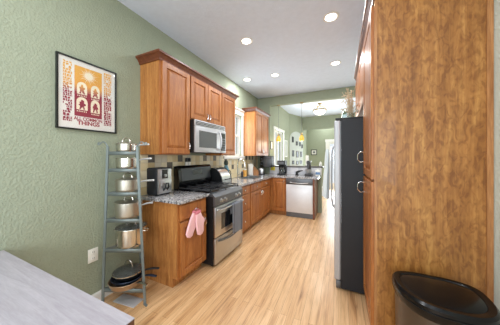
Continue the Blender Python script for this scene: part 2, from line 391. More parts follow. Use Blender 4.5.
# kitchen window: frame, sash, casing with a moulded head
w2 = struct('window_2', MB().box(XL-.1, XL-.04, 3.42, 3.47, 1.42, 2.38).box(XL-.1, XL-.04, 4.13, 4.18, 1.42, 2.38).box(XL-.1, XL-.04, 3.47, 4.13, 1.42, 1.47)
            .box(XL-.1, XL-.04, 3.47, 4.13, 2.33, 2.38).box(XL-.1, XL-.045, 3.47, 4.13, 1.87, 1.92), 'white_paint')
MB().box(XL-.075, XL-.07, 3.47, 4.13, 1.47, 2.33).build('window_pane', 'pane', w2)
b = MB(); b.box(XL, XL+.022, 3.34, 3.42, 1.38, 2.38).box(XL, XL+.022, 4.18, 4.245, 1.38, 2.38)
b.sweep([(XL+.001, 3.32), (XL+.001, 4.247)], [(0, 2.38), (.03, 2.38), (.03, 2.46), (.05, 2.48), (.05, 2.5), (0, 2.5)], side=1)
b.box(XL, XL+.05, 3.34, 4.245, 1.36, 1.42, bev=.004)
b.build('window_casing', 'white_paint', w2)
w3 = struct('window_3', MB().box(XF-.1, XF-.04, 5.62, 5.68, .95, 2.24).box(XF-.1, XF-.04, 6.56, 6.62, .95, 2.24).box(XF-.1, XF-.04, 5.68, 6.56, .95, 1.01)
            .box(XF-.1, XF-.04, 5.68, 6.56, 2.18, 2.24).box(XF-.1, XF-.04, 6.08, 6.13, 1.01, 2.18), 'white_paint')
MB().box(XF-.075, XF-.07, 5.68, 6.56, 1.01, 2.18).build('window_pane', 'pane', w3)
b = MB(); b.box(XF, XF+.02, 5.56, 5.62, .9, 2.24).box(XF, XF+.02, 6.62, 6.68, .9, 2.24).box(XF, XF+.03, 5.54, 6.70, 2.24, 2.31).box(XF, XF+.04, 5.56, 6.68, .9, .95)
b.build('window_casing', 'white_paint', w3)
# glazed door at the end of the hall
d1 = struct('door_1', MB().box(-.5, -.44, 9.42, 9.48, 0.002, 2.06).box(.24, .3, 9.42, 9.48, 0.002, 2.06).box(-.44, .24, 9.42, 9.48, 1.98, 2.06).box(-.44, .24, 9.42, 9.48, .002, .25), 'white_paint')
MB().box(-.44, .24, 9.445, 9.45, .25, 1.98).build('door_glass', 'pane', d1)
b = MB(); b.box(-.62, -.5, 9.372, 9.4, 0.001, 2.06).box(.3, .42, 9.372, 9.4, 0.001, 2.06).box(-.64, .44, 9.365, 9.4, 2.06, 2.18)
b.build('door_casing', 'white_paint', d1)
# arched pale panel on the angled wall of the far room
ang = math.atan2(B[1]-A[1], B[0]-A[0])
pts = [(.03, .0), (1.0, .0), (1.0, 2.05)]
for i in range(1, 16):
    a = PI*i/16; pts.append((.515+.485*math.cos(a), 2.05+.36*math.sin(a)))
pts.append((.03, 2.05))
struct('trim_3', MB().prism(pts, -.012, -.001, 'xz'), 'arch_pale', loc=(A[0], A[1], .001), rot=(0, 0, ang))
# baseboards
pr = [(0, .001), (.014, .001), (.014, .075), (.008, .09), (0, .09)]
struct('baseboard_left', MB().sweep([(XL, -2.9), (XL, 1.555)], pr), 'white_paint')
struct('baseboard_right', MB().sweep([(XR, -2.9), (XR, 1.67)], pr, side=-1), 'white_paint')
struct('baseboard_far', MB().sweep([(-1.43, 9.4), (-.65, 9.4)], pr, side=1), 'white_paint')
# half wall behind the peninsula with stone splash and dark ledge
struct('wall_half', MB().box(XF+.001, -.44, 5.21, 5.35, 0.001, 1.13), 'wall_green')

# ------------------------------------------------------------------ ceiling lights
def recessed(x, y, label):
    t = thing('recessed_light', label, 'ceiling light', (x, y, CZ), 0, 'recessed ceiling lights')
    MB().lathe([(.062, -.001), (.062, -.004), (.07, -.009), (.088, -.006), (.092, -.001), (.062, -.001)], seg=32).build('trim_ring', 'white_paint', t)
    MB().lathe([(0, -.0045), (.062, -.0045), (.062, -.0015), (0, -.0015)], seg=24).build('diffuser', 'light_disc', t)
    l = bpy.data.lights.new('downlight', 'AREA'); l.shape = 'DISK'; l.size = .12; l.energy = 12; l.color = (.95, .97, 1); l.spread = PI
    o = bpy.data.objects.new('downlight', l); COL.objects.link(o); o.parent = t; o.location = (0, 0, -.012)
for x, y, lb in ((-1.228, 2.538, 'round recessed ceiling light above the stove side, left in the nearer row'),
                 (-.108, 2.523, 'largest and nearest round recessed ceiling light, toward the pantry'),
                 (-1.213, 3.833, 'round recessed ceiling light in the far row, middle of its three'),
                 (-1.828, 3.804, 'round recessed ceiling light over the sink, closest to the left wall'),
                 (-.088, 3.791, 'round recessed ceiling light in the far row, closest to the refrigerator'),
                 (-1.2, .3, 'unseen recessed fill light added over the dining table'), (-.1, .3, 'unseen recessed fill light added above the viewer'),  # this pair is out of view, added to brighten the base cabinets
                 (-1.2, -1.5, 'unseen recessed fill light added behind the dining table'), (-.1, -1.5, 'unseen recessed fill light added behind the viewer'), (-.6, 8.97, 'unseen recessed fill light added in the hall beyond the dropped header'),  # all unseen: rear pair added for softer fill, hall one lifts the recess wall
                 ):
    recessed(x, y, lb)
t = thing('dome_ceiling_light', 'semi-flush dome ceiling light with brass ring and frosted bowl in far room', 'ceiling light', (-.6, 6.45, CZ))
MB().lathe([(0, -.001), (.07, -.001), (.065, -.022), (.02, -.03), (0, -.03)]).cyl((0, 0, -.03), (0, 0, -.09), .012).build('canopy', 'brass', t)
b = MB()
for k in range(3):
    a = PI*k/3+.2
    b.tube([(math.cos(a)*.19*math.cos(q), math.sin(a)*.19*math.cos(q), -.21+.13*math.sin(q)) for q in [PI*i/14 for i in range(15)]], .008, 6)
b.build('arched_arm', 'brass', t)
MB().lathe([(.18, -.2), (.2, -.2), (.2, -.235), (.18, -.235), (.18, -.2)], seg=36).build('ring', 'brass', t)
MB().lathe([(.178, -.215), (.165, -.27), (.12, -.32), (.05, -.345), (0, -.35)], seg=32).build('glass_bowl', 'dome_glass', t)
MB().lathe([(0, -.345), (.014, -.35), (.01, -.37), (0, -.375)], seg=12).build('finial', 'brass', t)
l = bpy.data.lights.new('dome_lamp', 'POINT'); l.energy = 22; l.color = (1, .96, .9); l.shadow_soft_size = .15
o = bpy.data.objects.new('dome_lamp', l); COL.objects.link(o); o.parent = t; o.location = (0, 0, -.5)

def pendant(x, label):
    t = thing('pendant_light', label, 'pendant light', (x, 5.28, 2.83), 0, 'pendant lights over the peninsula')
    MB().lathe([(0, -.001), (.05, -.001), (.045, -.018), (0, -.022)], seg=20).build('canopy', 'brass', t)
    MB().cyl((0, 0, -.02), (0, 0, -.8), .004, 6).build('cord', 'grey_metal', t)
    MB().lathe([(0, -.79), (.02, -.795), (.032, -.84), (.03, -.86), (0, -.86)], seg=16).build('cap', 'brass', t)
    MB().lathe([(.03, -.855), (.05, -.89), (.066, -.94), (.062, -.985), (.05, -1.0), (.058, -.98), (.06, -.94), (.045, -.89), (.026, -.858)], seg=20).build('lamp_shade', 'amber_glass', t)
    MB().lathe([(0, -.9), (.03, -.93), (.03, -.98), (0, -1.005)], seg=12).build('bulb', 'bulb', t)
    l = bpy.data.lights.new('pendant_bulb', 'POINT'); l.energy = 3; l.color = (1, .82, .5); l.shadow_soft_size = .06
    o = bpy.data.objects.new('pendant_bulb', l); COL.objects.link(o); o.parent = t; o.location = (0, 0, -1.07)
pendant(-1.57, 'amber glass pendant light on long cord in front of the far window')
pendant(-.94, 'amber glass pendant light on long cord in front of the arched picture wall')

# ------------------------------------------------------------------ cabinets  (local: x along, front faces -y at y=0, back +y)
def pull(parent, x, z, vertical=True, mat_='chrome', L_=.1, y=-.02):
    pts = []
    for i in range(13):
        q = i/12; a = PI*q; off = -.028*math.sin(a)**.6 if 0 < q < 1 else 0
        s_ = (q-.5)*L_
        pts.append((x, y+off, z+s_) if vertical else (x+s_, y+off, z))
    return MB().tube(pts, .006, 8, up=(1, 0, 0) if vertical else (0, 0, 1)).build('handle', mat_, parent)
def knob(parent, x, z, y=-.02):
    mtx = Matrix.Rotation(PI/2, 3, 'X')
    return MB().lathe([(0, 0), (.007, 0), (.006, .012), (.015, .018), (.016, .024), (.008, .03), (0, .031)], (x, y, z), 16, 0, mtx).build('knob', 'chrome', parent)
def cabinet(label, loc, rz, w_, d, z0, z1, fronts, toe=False, group=None, body=('cherry', 'veneer'), name='wall_cabinet', side_mi=(1, 1), box_extra=None):
    t = thing(name, label, 'cabinet', (loc[0], loc[1], 0), rz, group)
    b = MB()
    zz = z0+.1 if toe else z0
    b.box(0, w_, 0, .019, zz, z1, 0)                       # face frame
    b.box(0, w_, .019, d, zz, z1, 1)
    if toe: b.box(0, w_, .075, d, .001, zz, 1)
    b.build('body', list(body), t)
    for f in fronts:
        kind, x0, x1, a0, a1 = f[:5]
        if kind == 'door':
            o = MB().door(x0, x1, a0, a1).build('door', 'cherry', t)
            if len(f) > 5 and f[5]: pull(o, f[5][0], f[5][1])
        elif kind == 'drawer':
            o = MB().door(x0, x1, a0, a1, slab=True).build('drawer', 'cherry', t)
            if len(f) > 5 and f[5]: knob(o, (x0+x1)/2, (a0+a1)/2)
    return t
UB, UT = 1.43, 2.5
R90 = PI/2
xu = -1.83   # upper face plane (frame); doors come to -1.81
xb = -1.557
cabinet('tall single-door cherry wall cabinet nearest the viewer, left of the microwave', (xu, 1.565), R90, .475, .318, UB, UT,
        [('door', .025, .465, UB+.012, UT-.015, (.437, UB+.11))])
cabinet('short two-door cherry wall cabinet directly above the microwave', (xu, 2.042), R90, .757, .318, 1.905, UT,
        [('door', .01, .375, 1.917, UT-.015, (.35, 1.99)), ('door', .383, .748, 1.917, UT-.015, (.408, 1.99))])
cabinet('tall narrow cherry wall cabinet between microwave and kitchen window', (xu, 2.801), R90, .475, .318, UB, UT,
        [('door', .01, .455, UB+.012, UT-.015, (.04, UB+.11))])
cabinet('cherry wall cabinet with two doors beyond the kitchen window', (xu, 4.25), R90, .9, .318, UB, UT,
        [('door', .02, .445, UB+.012, UT-.015, (.42, UB+.1)), ('door', .453, .88, UB+.012, UT-.015, (.478, UB+.1))])
CR = [(0, UT+.001), (.012, UT+.001), (.018, UT+.018), (.045, UT+.05), (.062, UT+.058), (.062, UT+.075), (0, UT+.075)]
CR = [(o, z-.022) if o > 0 else (o, z) for o, z in CR]
def crown(path, label, side=1, z=0, sc=1.0):
    pr_ = [(0.0015, UT-.02), (.012, UT-.02), (.016, UT+.0), (.04, UT+.034), (.058, UT+.044), (.058, UT+.064), (0.0015, UT+.064)]
    pr_ = [(o*sc if o > .002 else o, q+z) for o, q in pr_]
    bb = MB().sweep(path, pr_, side=side)
    return bb
b = crown([(XL+.002, 1.5635), (-1.829, 1.5635), (-1.829, 3.2775), (XL+.002, 3.2775)], '')
b.box(XL+.002, -1.829, 1.5635, 3.2775, UT+.002, UT+.06)
tag(b.build('crown_molding', 'cherry_dark'), 'dark cherry crown molding running along the top of the cabinets over the stove', 'molding')
b = crown([(XL+.002, 4.2485), (-1.829, 4.2485), (-1.829, 5.152), (XL+.002, 5.152)], '')
b.box(XL+.002, -1.829, 4.2485, 5.152, UT+.002, UT+.06)
tag(b.build('crown_molding', 'cherry_dark'), 'dark cherry crown molding on the wall cabinet beyond the window', 'molding')
# base cabinets
CT = .94; CB = .905
cabinet('cherry base cabinet with pink mitts on its drawer knob, left of the stove', (xb, 1.565), R90, .47, .59, 0, CB-.002,
        [('drawer', .02, .455, .715, .885, 1), ('door', .02, .455, .115, .695, (.42, .6))], toe=True, name='base_cabinet')
cabinet('cherry base cabinet with a stack of three drawers right of the stove', (xb, 2.822), R90, .53, .59, 0, CB-.002,
        [('drawer', .012, .52, .74, .885, 1), ('drawer', .012, .52, .44, .725, 1), ('drawer', .012, .52, .115, .425, 1)], toe=True, name='base_cabinet')
cabinet('two-door cherry sink base cabinet below the faucet', (xb, 3.354), R90, 1.225, .59, 0, .72,
        [('drawer', .012, .545, .74, .885, 1), ('drawer', .555, 1.09, .74, .885, 1), ('door', .012, .545, .115, .725, (.515, .64)), ('door', .555, 1.09, .115, .725, (.585, .64))], toe=True, name='base_cabinet')
o = bpy.data.objects['base_cabinet.002'] if 'base_cabinet.002' in bpy.data.objects else None
MB().box(0, 1.225, 0, .02, .721, CB-.002).build('front_rail', 'cherry', o)
cabinet('corner cherry base cabinet with one raised-panel door beside the dishwasher', (XL+.005, 4.6), 0, .957, .59, 0, CB-.002,
        [('door', .64, .945, .115, .885, (.915, .8))], toe=True, name='base_cabinet')
# countertops
b = MB(); b.box(XL+.011, -1.505, 1.54, 2.047, CB, CT, bev=.006)
tag(b.build('countertop', 'granite'), 'grey speckled granite countertop under the air fryer, left of the stove', 'countertop')
b = MB(); hx0, hx1, hy0, hy1 = -2.03, -1.63, 3.72, 4.34
b.box(XL+.011, -1.505, 2.818, hy0, CB, CT).box(XL+.011, -1.505, hy1, 5.199, CB, CT).box(XL+.011, hx0, hy0, hy1, CB, CT).box(hx1, -1.505, hy0, hy1, CB, CT)
b.box(-1.505, -.46, 4.57, 5.199, CB, CT)
tag(b.build('countertop', 'granite'), 'L-shaped speckled granite countertop with the sink, turning over the dishwasher', 'countertop')
t = thing('kitchen_sink', 'stainless steel kitchen sink set in the countertop below the window', 'sink', (-1.83, 4.03, CT))
b = MB(); X0, X1, Y0, Y1 = -.19, .19, -.3, .3
b.box(X0, X0+.008, Y0, Y1, -.18, .001).box(X1-.008, X1, Y0, Y1, -.18, .001).box(X0, X1, Y0, Y0+.008, -.18, .001).box(X0, X1, Y1-.008, Y1, -.18, .001).box(X0, X1, Y0, Y1, -.188, -.18).box(X0, X1, -.01, .01, -.18, -.02)
b.build('basin', 'steel', t)
b = MB(); b.box(X0-.02, X1+.02, Y0-.02, Y0+.008, .001, .005).box(X0-.02, X1+.02, Y1-.008, Y1+.02, .001, .005).box(X0-.02, X0+.008, Y0, Y1, .001, .005).box(X1-.008, X1+.02, Y0, Y1, .001, .005)
b.build('rim', 'chrome', t)
# backsplash of small square tiles, dark accents scattered along two rows
b = MB(); b.box(0, .004, 1.565, 5.195, CT+.001, UB-.001, 4)
ts = .0965; nz = 5; rows = 5; ny = int((5.195-1.565)/ts)
dark = {(4, 1), (4, 6), (4, 12), (4, 15), (3, 4), (4, 19), (2, 22), (4, 25), (4, 29), (4, 31), (4, 33), (2, 27)}
for r_ in range(rows):
    for k in range(ny):
        y0 = 1.567+k*ts; z0 = CT+.004+r_*ts
        if z0+ts > UB: continue
        mi = 5 if (r_, k) in dark else random.choice((0, 1, 2, 3, 0, 1))
        b.box(.004, .009, y0+.002, y0+ts-.002, z0+.002, z0+ts-.002, mi)
tag(b.build('tile_backsplash', ['tile_a', 'tile_b', 'tile_c', 'tile_d', 'grout', 'tile_dark'], loc=(XL+.001, 0, 0)), 'beige square tile backsplash with dark accent tiles along the left wall', 'backsplash')
b = MB(); b.box(XF+.001, -.44, 5.2, 5.209, CT+.001, 1.13, 0)
for r_ in range(2):
    for k in range(14):
        x0 = -1.79+k*.0965; b.box(x0, x0+.093, 5.197, 5.2, CT+.002+r_*.094, CT+.002+r_*.094+.09, random.choice((0, 1)))
tag(b.build('stone_backsplash', ['marble', 'marble_b']), 'low white marble tile backsplash behind the peninsula counter', 'backsplash')
tag(MB().box(XF+.002, -.41, 5.18, 5.4, 1.131, 1.165, bev=.005).build('ledge_shelf', 'ledge'), 'dark stone ledge capping the half wall behind the peninsula', 'ledge')

# dishwasher + end panel
t = thing('dishwasher', 'stainless steel dishwasher built into the peninsula under the counter', 'dishwasher', (-1.18, 4.6, 0))
MB().box(.005, .605, .02, .58, .1, CB-.003).box(.005, .605, .05, .5, .002, .1).build('body', 'black', t)
MB().box(.005, .605, -.022, .019, .115, .76, bev=.004).build('door', 'washer_front', t)
MB().box(.005, .605, -.024, .019, .765, CB-.006, bev=.004).build('control_panel', 'grey_metal', t)
MB().tube([(.1+.41*i/12, -.03-.028*math.sin(PI*i/12)**.5, .81-.012*math.sin(PI*i/12)) for i in range(13)], .011, 8).build('handle', 'steel', t)
MB().box(.005, .605, .0, .045, .005, .11).build('kick_plate', 'grey_metal', t)
tag(MB().box(-.572, -.53, 4.575, 5.2, .001, CB-.002).build('end_panel', 'cherry_dark'), 'dark cherry end panel standing to the right of the dishwasher', 'panel')

# ------------------------------------------------------------------ stove
t = thing('gas_stove', 'stainless steel gas stove with black cooktop between the base cabinets', 'stove', (-1.46, 2.055, 0), R90)
W = .758
MB().box(0, W, .0, .665, .03, .895).box(.03, .06, .03, .06, .001, .03).box(W-.06, W-.03, .03, .06, .001, .03).box(.03, .06, .6, .63, .001, .03).box(W-.06, W-.03, .6, .63, .001, .03).build('body', 'black', t)
d = MB().box(.004, W-.004, -.03, -.001, .375, .765, bev=.004).build('oven_door', 'steel', t)
MB().box(.14, W-.14, -.032, -.03, .45, .66).build('oven_window', 'dark_glass', d)
MB().tube([(.05, -.03, .72), (.05, -.068, .725), (.09, -.075, .727), (W-.09, -.075, .727), (W-.05, -.068, .725), (W-.05, -.03, .72)], .011, 10).build('handle', 'steel', d)
dr = MB().box(.004, W-.004, -.03, -.001, .04, .365, bev=.004).build('storage_drawer', 'steel', t)
MB().tube([(.07+.618*i/16, -.036-.02*math.sin(PI*i/16)**.5, .325-.035*math.sin(PI*i/16)) for i in range(17)], .011, 8, flat=1).build('handle', 'grey_metal', dr)
MB().prism([(-.03, .775), (.1, .775), (.1, .93), (.01, .93), (-.032, .89)], 0.001, W-.001, 'yz').build('control_panel', 'grey_metal', t)
for k, x in enumerate((.13, .225, .53, .625)):
    mtx = Matrix.Rotation(PI/2+.1, 3, 'X')
    MB().lathe([(0, 0), (.026, 0), (.026, .006), (.019, .01), (.018, .03), (0, .032)], (x, -.031, .835), 20, 0, mtx).build('knob', 'steel', t)
MB().box(0.001, W-.001, .1, .665, .896, .93, bev=.006).build('cooktop', 'black_gloss', t)
for bx, by in ((.19, .2), (.19, .46), (.57, .2), (.57, .46)):
    MB().lathe([(0, .931), (.055, .931), (.05, .94), (.03, .944), (.03, .952), (0, .954)], (bx, by, 0), 20).build('burner', 'iron', t)
for gx in (.02, .385):
    b = MB(); x0, x1, y0, y1, z = gx, gx+.352, .05, .6, .963
    for p, q_ in (((x0, y0), (x1, y0)), ((x0, y1), (x1, y1)), ((x0, y0), (x0, y1)), ((x1, y0), (x1, y1)), ((x0, (y0+y1)/2), (x1, (y0+y1)/2)), ((x0+.176, y0), (x0+.176, y1)), ((x0, .2), (x1, .2)), ((x0, .46), (x1, .46))):
        xa, xb_ = sorted((p[0], q_[0])); ya, yb_ = sorted((p[1], q_[1])); b.box(xa-.006, xb_+.006, ya-.006, yb_+.006, z, z+.014)
    for px in (x0, x1):
        for py in (y0, (y0+y1)/2, y1): b.box(px-.006, px+.006, py-.006, py+.006, .9305, z)
    b.build('grate', 'iron', t)
# backguard: rises behind the cooktop, leaning dark glass face
g = MB().prism([(.6, .931), (.665, .931), (.665, 1.265), (.61, 1.275), (.585, 1.24), (.56, 1.05), (.575, .99)], 0.001, W-.001, 'yz').build('backguard', 'black_gloss', t)
MB().prism([(.5605, 1.06), (.585, 1.235), (.581, 1.236), (.5565, 1.06)], .05, W-.05, 'yz').build('display_panel', 'backguard_face', g)
MB().prism([(.5665, 1.13), (.5765, 1.2), (.574, 1.2), (.564, 1.13)], .28, .5, 'yz').build('clock_display', 'black_gloss', g)

# microwave
t = thing('microwave_oven', 'stainless steel over-the-range microwave under the short two-door cabinet', 'microwave', (-1.76, 2.046, 0), R90)
MB().box(0, .75, 0, .385, 1.462, 1.9).build('body', 'black', t)
MB().box(0, .75, -.016, -.001, 1.82, 1.9, bev=.003).box(.02, .73, -.019, -.015, 1.834, 1.843, 1).box(.02, .73, -.019, -.015, 1.854, 1.863, 1).box(.02, .73, -.019, -.015, 1.874, 1.883, 1).build('vent_grille', ['micro_steel', 'black'], t)
d = MB().box(0, .575, -.03, -.001, 1.465, 1.816, bev=.004).build('door', 'micro_steel', t)
MB().box(.07, .48, -.032, -.03, 1.53, 1.76).build('door_window', 'micro_glass', d)
MB().tube([(.545, -.03-.045*math.sin(PI*i/12)**.6, 1.5+.28*i/12) for i in range(13)], .014, 8, up=(1, 0, 0)).build('handle', 'micro_steel', d)
c_ = MB().box(.58, .75, -.028, -.001, 1.465, 1.816, bev=.004).build('control_panel', 'micro_steel', t)
MB().box(.6, .73, -.03, -.028, 1.5, 1.78).build('keypad', 'black_gloss', c_)
b = MB()
for i in range(3):
    for j in range(5): b.box(.612+i*.038, .64+i*.038, -.032, -.03, 1.515+j*.04, 1.54+j*.04)
b.build('button_set', 'grey_metal', c_)

# ------------------------------------------------------------------ pantry, over-fridge cabinet, fridge on the right
t = thing('pantry_cabinet', 'tall cherry pantry cabinet with wide figured wood side, behind the trash can', 'cabinet', (.22, 2.25, 0), -R90)
PY = .57   # run length; local x=0 far end, x=.57 near end
MB().box(0, PY-.012, 0, .019, .1, 2.535, 0).box(0, PY-.012, .019, .606, .1, 2.535, 0).box(0, PY-.012, .07, .606, .001, .1, 0).build('body', ['cherry'], t)
MB().box(PY-.012, PY, .0, .606, .001, 2.535).build('side_panel', 'figured_panel', t)
MB().box(PY, PY+.006, .578, .606, .001, 2.535).box(PY, PY+.004, .0, .016, .001, 2.535).build('side_trim', 'block_wood', t)
d = MB().door(.01, PY-.014, 1.235, 2.51).build('door', 'cherry', t)
def hex_pull(parent, x, z, y):
    # six-sided loop pull standing off the door
    pts = [(x, y, z-.045), (x, y-.03, z-.05), (x, y-.052, z-.025), (x, y-.052, z+.025), (x, y-.03, z+.05), (x, y, z+.045)]
    return MB().tube(pts, .0055, 8, up=(1, 0, 0)).build('handle', 'chrome', parent)
hex_pull(d, .06, 1.4, -.02)
d = MB().door(.01, PY-.014, .12, 1.215).build('door', 'cherry', t); hex_pull(d, .06, 1.11, -.02)
t = thing('fridge_cabinet', 'cherry wall cabinet mounted above the refrigerator', 'cabinet', (.22, 3.4, 0), -R90)
MB().box(0, 1.148, 0, .606, 1.93, 2.535).build('body', 'cherry', t)
d = MB().door(.01, .57, 1.94, 2.51).build('door', 'cherry', t); pull(d, .53, 2.02)
d = MB().door(.58, 1.14, 1.94, 2.51).build('door', 'cherry', t); pull(d, .62, 2.02)
b = crown([(.219, 1.678), (.219, 3.402)], '', side=-1, z=.056, sc=.75)
b.box(.22, XR-.003, 1.678, 3.402, 2.5365, 2.6)
tag(b.build('crown_molding', 'cherry_dark'), 'dark cherry crown molding above the pantry cabinet and refrigerator', 'molding')

t = thing('refrigerator', 'stainless steel refrigerator with black side, standing beyond the pantry', 'refrigerator', (0, 3.175, 0), -R90)
MB().box(0, .9, .0, .8, .02, 1.79, bev=.006).box(.05, .12, .05, .12, .001, .03).box(.78, .85, .05, .12, .001, .03).box(.05, .12, .7, .77, .001, .03).box(.78, .85, .7, .77, .001, .03).build('body', 'black_side', t)
for x0, x1, hx in ((.003, .447, .41), (.453, .897, .49)):
    d = MB().box(x0, x1, -.066, -.005, .1, 1.785, bev=.012, seg=3).build('door', 'fridge_steel', t)
    MB().box(x0+.01, x1-.01, -.005, -.0005, .11, 1.775).build('gasket', 'grey_metal', d)
    MB().tube([(hx, -.066, .76), (hx, -.092, .78), (hx, -.106, .86), (hx, -.11, 1.15), (hx, -.106, 1.44), (hx, -.092, 1.52), (hx, -.066, 1.54)], .009, 10, up=(1, 0, 0)).build('handle', 'fridge_steel', d)
MB().box(.01, .89, -.05, -.002, .012, .092, bev=.005).build('base_grille', 'grey_metal', t)
for hx in (.03, .8): MB().box(hx, hx+.08, -.055, .24, 1.791, 1.815, bev=.004).build('hinge_cover', 'hinge', t)
# towel threaded on the fridge handle
def cloth(name, pts_fn, nu, nv, m_, th=.006, parent=None, **k):
    bb = MB(); V = [[bb.bm.verts.new(pts_fn(i/nu, j/nv)) for j in range(nv+1)] for i in range(nu+1)]
    for i in range(nu):
        for j in range(nv):
            f = bb.bm.faces.new([V[i][j], V[i+1][j], V[i+1][j+1], V[i][j+1]]); f.smooth = True
    bmesh.ops.recalc_face_normals(bb.bm, faces=bb.bm.faces)
    bmesh.ops.solidify(bb.bm, geom=list(bb.bm.faces), thickness=th)
    for f in bb.bm.faces: f.smooth = True
    return bb.build(name, m_, parent, sharp=1.5, **k)
def ft(u, v):   # hangs in front of the far door handle
    z = 1.52-.64*v; w_ = .03+.055*v**.7
    a = 2*PI*u
    return (-.122-.012-.03*v+.016*math.sin(a*2+v*2)+w_*math.cos(a)*.55, 2.77+.02*v+w_*math.sin(a)*.9, z+.03*(1-v)*math.cos(a))
bb = MB(); NV = 14; NU = 20; rg = []
for j in range(NV+1):
    v = j/NV; z = 1.5-.62*v; w_ = .03+.062*v**.5
    rg.append([bb.bm.verts.new((-.162-.02*v+(w_*.75+.006*math.sin(5*q+v*3))*math.cos(q)*.62, 2.745+.01*v+(w_+.008*math.sin(6*q+v*4))*math.sin(q), z-.02*math.cos(q)*v)) for q in [2*PI*i/NU for i in range(NU)]])
for a_, b_ in zip(rg, rg[1:]):
    for i in range(NU): bb.bm.faces.new([a_[i], a_[(i+1) % NU], b_[(i+1) % NU], b_[i]]).smooth = True
bb.bm.faces.new(rg[0]); bb.bm.faces.new(rg[-1])
tag(bb.build('dish_towel', 'towel_white', sharp=1.4), 'white dish towel hanging from the refrigerator door handle', 'towel')

# ------------------------------------------------------------------ trash can
t = thing('trash_can', 'steel trash can with black plastic lid in front of the pantry side', 'trash can', (.5, 1.455, 0))
def outline(sx, fy, by, n=40):
    P_ = []
    for i in range(n):
        a = 2*PI*i/n; c_, s_ = math.cos(a), math.sin(a)
        e = 2.6
        x = math.copysign(abs(c_)**(2/e), c_)*sx
        y = math.copysign(abs(s_)**(2/(3.6 if s_ > 0 else 2.1)), s_)*(by if s_ > 0 else fy)
        P_.append((x, y))
    return P_
def loft(levels, cap0=True, cap1=True, mi=0, bb=None):
    bb = bb or MB(); rs = []
    for z, P_ in levels: rs.append([bb.bm.verts.new((p[0], p[1], z if not callable(z) else z(p))) for p in P_])
    for a_, b_ in zip(rs, rs[1:]):
        for i in range(len(a_)):
            f = bb.bm.faces.new([a_[i], a_[(i+1) % len(a_)], b_[(i+1) % len(a_)], b_[i]]); f.smooth = True; f.material_index = mi
    if cap0: bb.bm.faces.new(rs[0][::-1]).material_index = mi
    if cap1: bb.bm.faces.new(rs[-1]).material_index = mi
    return bb
o = loft([(.03, outline(.185, .185, .12)), (.6, outline(.198, .2, .13))]).build('body', 'trash_steel', t)
loft([(.001, outline(.18, .18, .115)), (.03, outline(.19, .19, .125))]).build('base', 'black', t)
loft([(.585, outline(.203, .206, .135)), (.6, outline(.209, .214, .138)), (.63, outline(.211, .218, .14)), (.636, outline(.205, .21, .135))]).build('rim', 'trash_lid', t)
sag = lambda base: (lambda p: base-.012*(p[0]/.2)**2)
loft([(.636, outline(.21, .217, .139)), (.652, outline(.209, .216, .138)), (lambda p: .664, outline(.2, .205, .13)), (.662, outline(.178, .178, .112)), (.656, outline(.172, .17, .108)), (.662, outline(.16, .155, .1)), (.67, outline(.1, .1, .06)), (.672, outline(.02, .02, .01))]).build('lid', 'trash_lid', t)
MB().box(-.06, .06, -.235, -.16, .012, .028, bev=.004).build('pedal', 'steel', t)
MB().box(-.03, .03, .138, .15, .56, .65, bev=.004).build('hinge_block', 'black', t)

# ------------------------------------------------------------------ dining table
t = thing('dining_table', 'pale grey-lilac rectangular table with brown edge, against the left wall', 'table', (0, 0, 0))
tx0, tx1, ty0, ty1 = XL+.012, -.757, -.42, .527
MB().box(tx0, tx1, ty0, ty1, .746, .75).build('tabletop', 'table_top', t)
MB().box(tx0, tx1, ty0, ty1, .718, .7458, bev=.002).build('edge_band', 'walnut_edge', t)
MB().box(tx0+.08, tx1-.08, ty0+.06, ty0+.08, .63, .7175).box(tx0+.08, tx1-.08, ty1-.08, ty1-.06, .63, .7175).box(tx0+.06, tx0+.08, ty0+.08, ty1-.08, .63, .7175).box(tx1-.08, tx1-.06, ty0+.08, ty1-.08, .63, .7175).build('apron', 'walnut_edge', t)
for x in (tx0+.03, tx1-.09):
    for y in (ty0+.03, ty1-.09):
        MB().faces([(x+i*.06+(.01 if i == 0 else -.01)*k, y+j*.06+(.01 if j == 0 else -.01)*k, (.001 if k else .7175)) for k in (0, 1) for i, j in ((0, 0), (1, 0), (1, 1), (0, 1))],
                   [(0, 1, 2, 3), (7, 6, 5, 4), (0, 4, 5, 1), (1, 5, 6, 2), (2, 6, 7, 3), (3, 7, 4, 0)]).build('leg', 'walnut_edge', t)

# ------------------------------------------------------------------ framed print on the left wall
t = thing('framed_print', 'black-framed ochre and maroon religious print hanging on the green left wall', 'picture', (XL+.001, .804, 1.643), R90)
FW, FH = .478, .632
b = MB(); fw = .012
b.box(0, FW, -.024, 0, 0, fw).box(0, FW, -.024, 0, FH-fw, FH).box(0, fw, -.024, 0, fw, FH-fw).box(FW-fw, FW, -.024, 0, fw, FH-fw)
b.build('frame', 'frame_black', t)
MB().box(fw, FW-fw, -.012, -.001, fw, FH-fw).build('paper', 'mat_board', t)
ink = MB()
ink.box(.125, .345, -.0125, -.0121, .125, .575)
art = ink.build('printed_block', 'print_ink', t)
# side columns: broken linocut blocks
rr = random.Random(3); b = MB()
for x0, x1 in ((.045, .108), (.362, .432)):
    z = .07
    while z < .575:
        h = rr.uniform(.012, .03); xx = x0
        style = rr.random()
        if .12 < z < .3 or z > .36 or True:
            while xx < x1-.004:
                ww = rr.uniform(.006, .024); 
                if rr.random() < .88: 
                    q0 = rr.uniform(-.004, .004); 
                    b.faces([(xx, -.0126, z+q0), (min(x1, xx+ww), -.0126, z-q0), (min(x1, xx+ww*.9), -.0126, z+h*.85), (xx+ww*.1, -.0126, z+h*.8+q0)], [(0, 1, 2, 3)])
                xx += ww+.003
        z += h
b.build('side_border', 'print_ink', t, recalc=False)
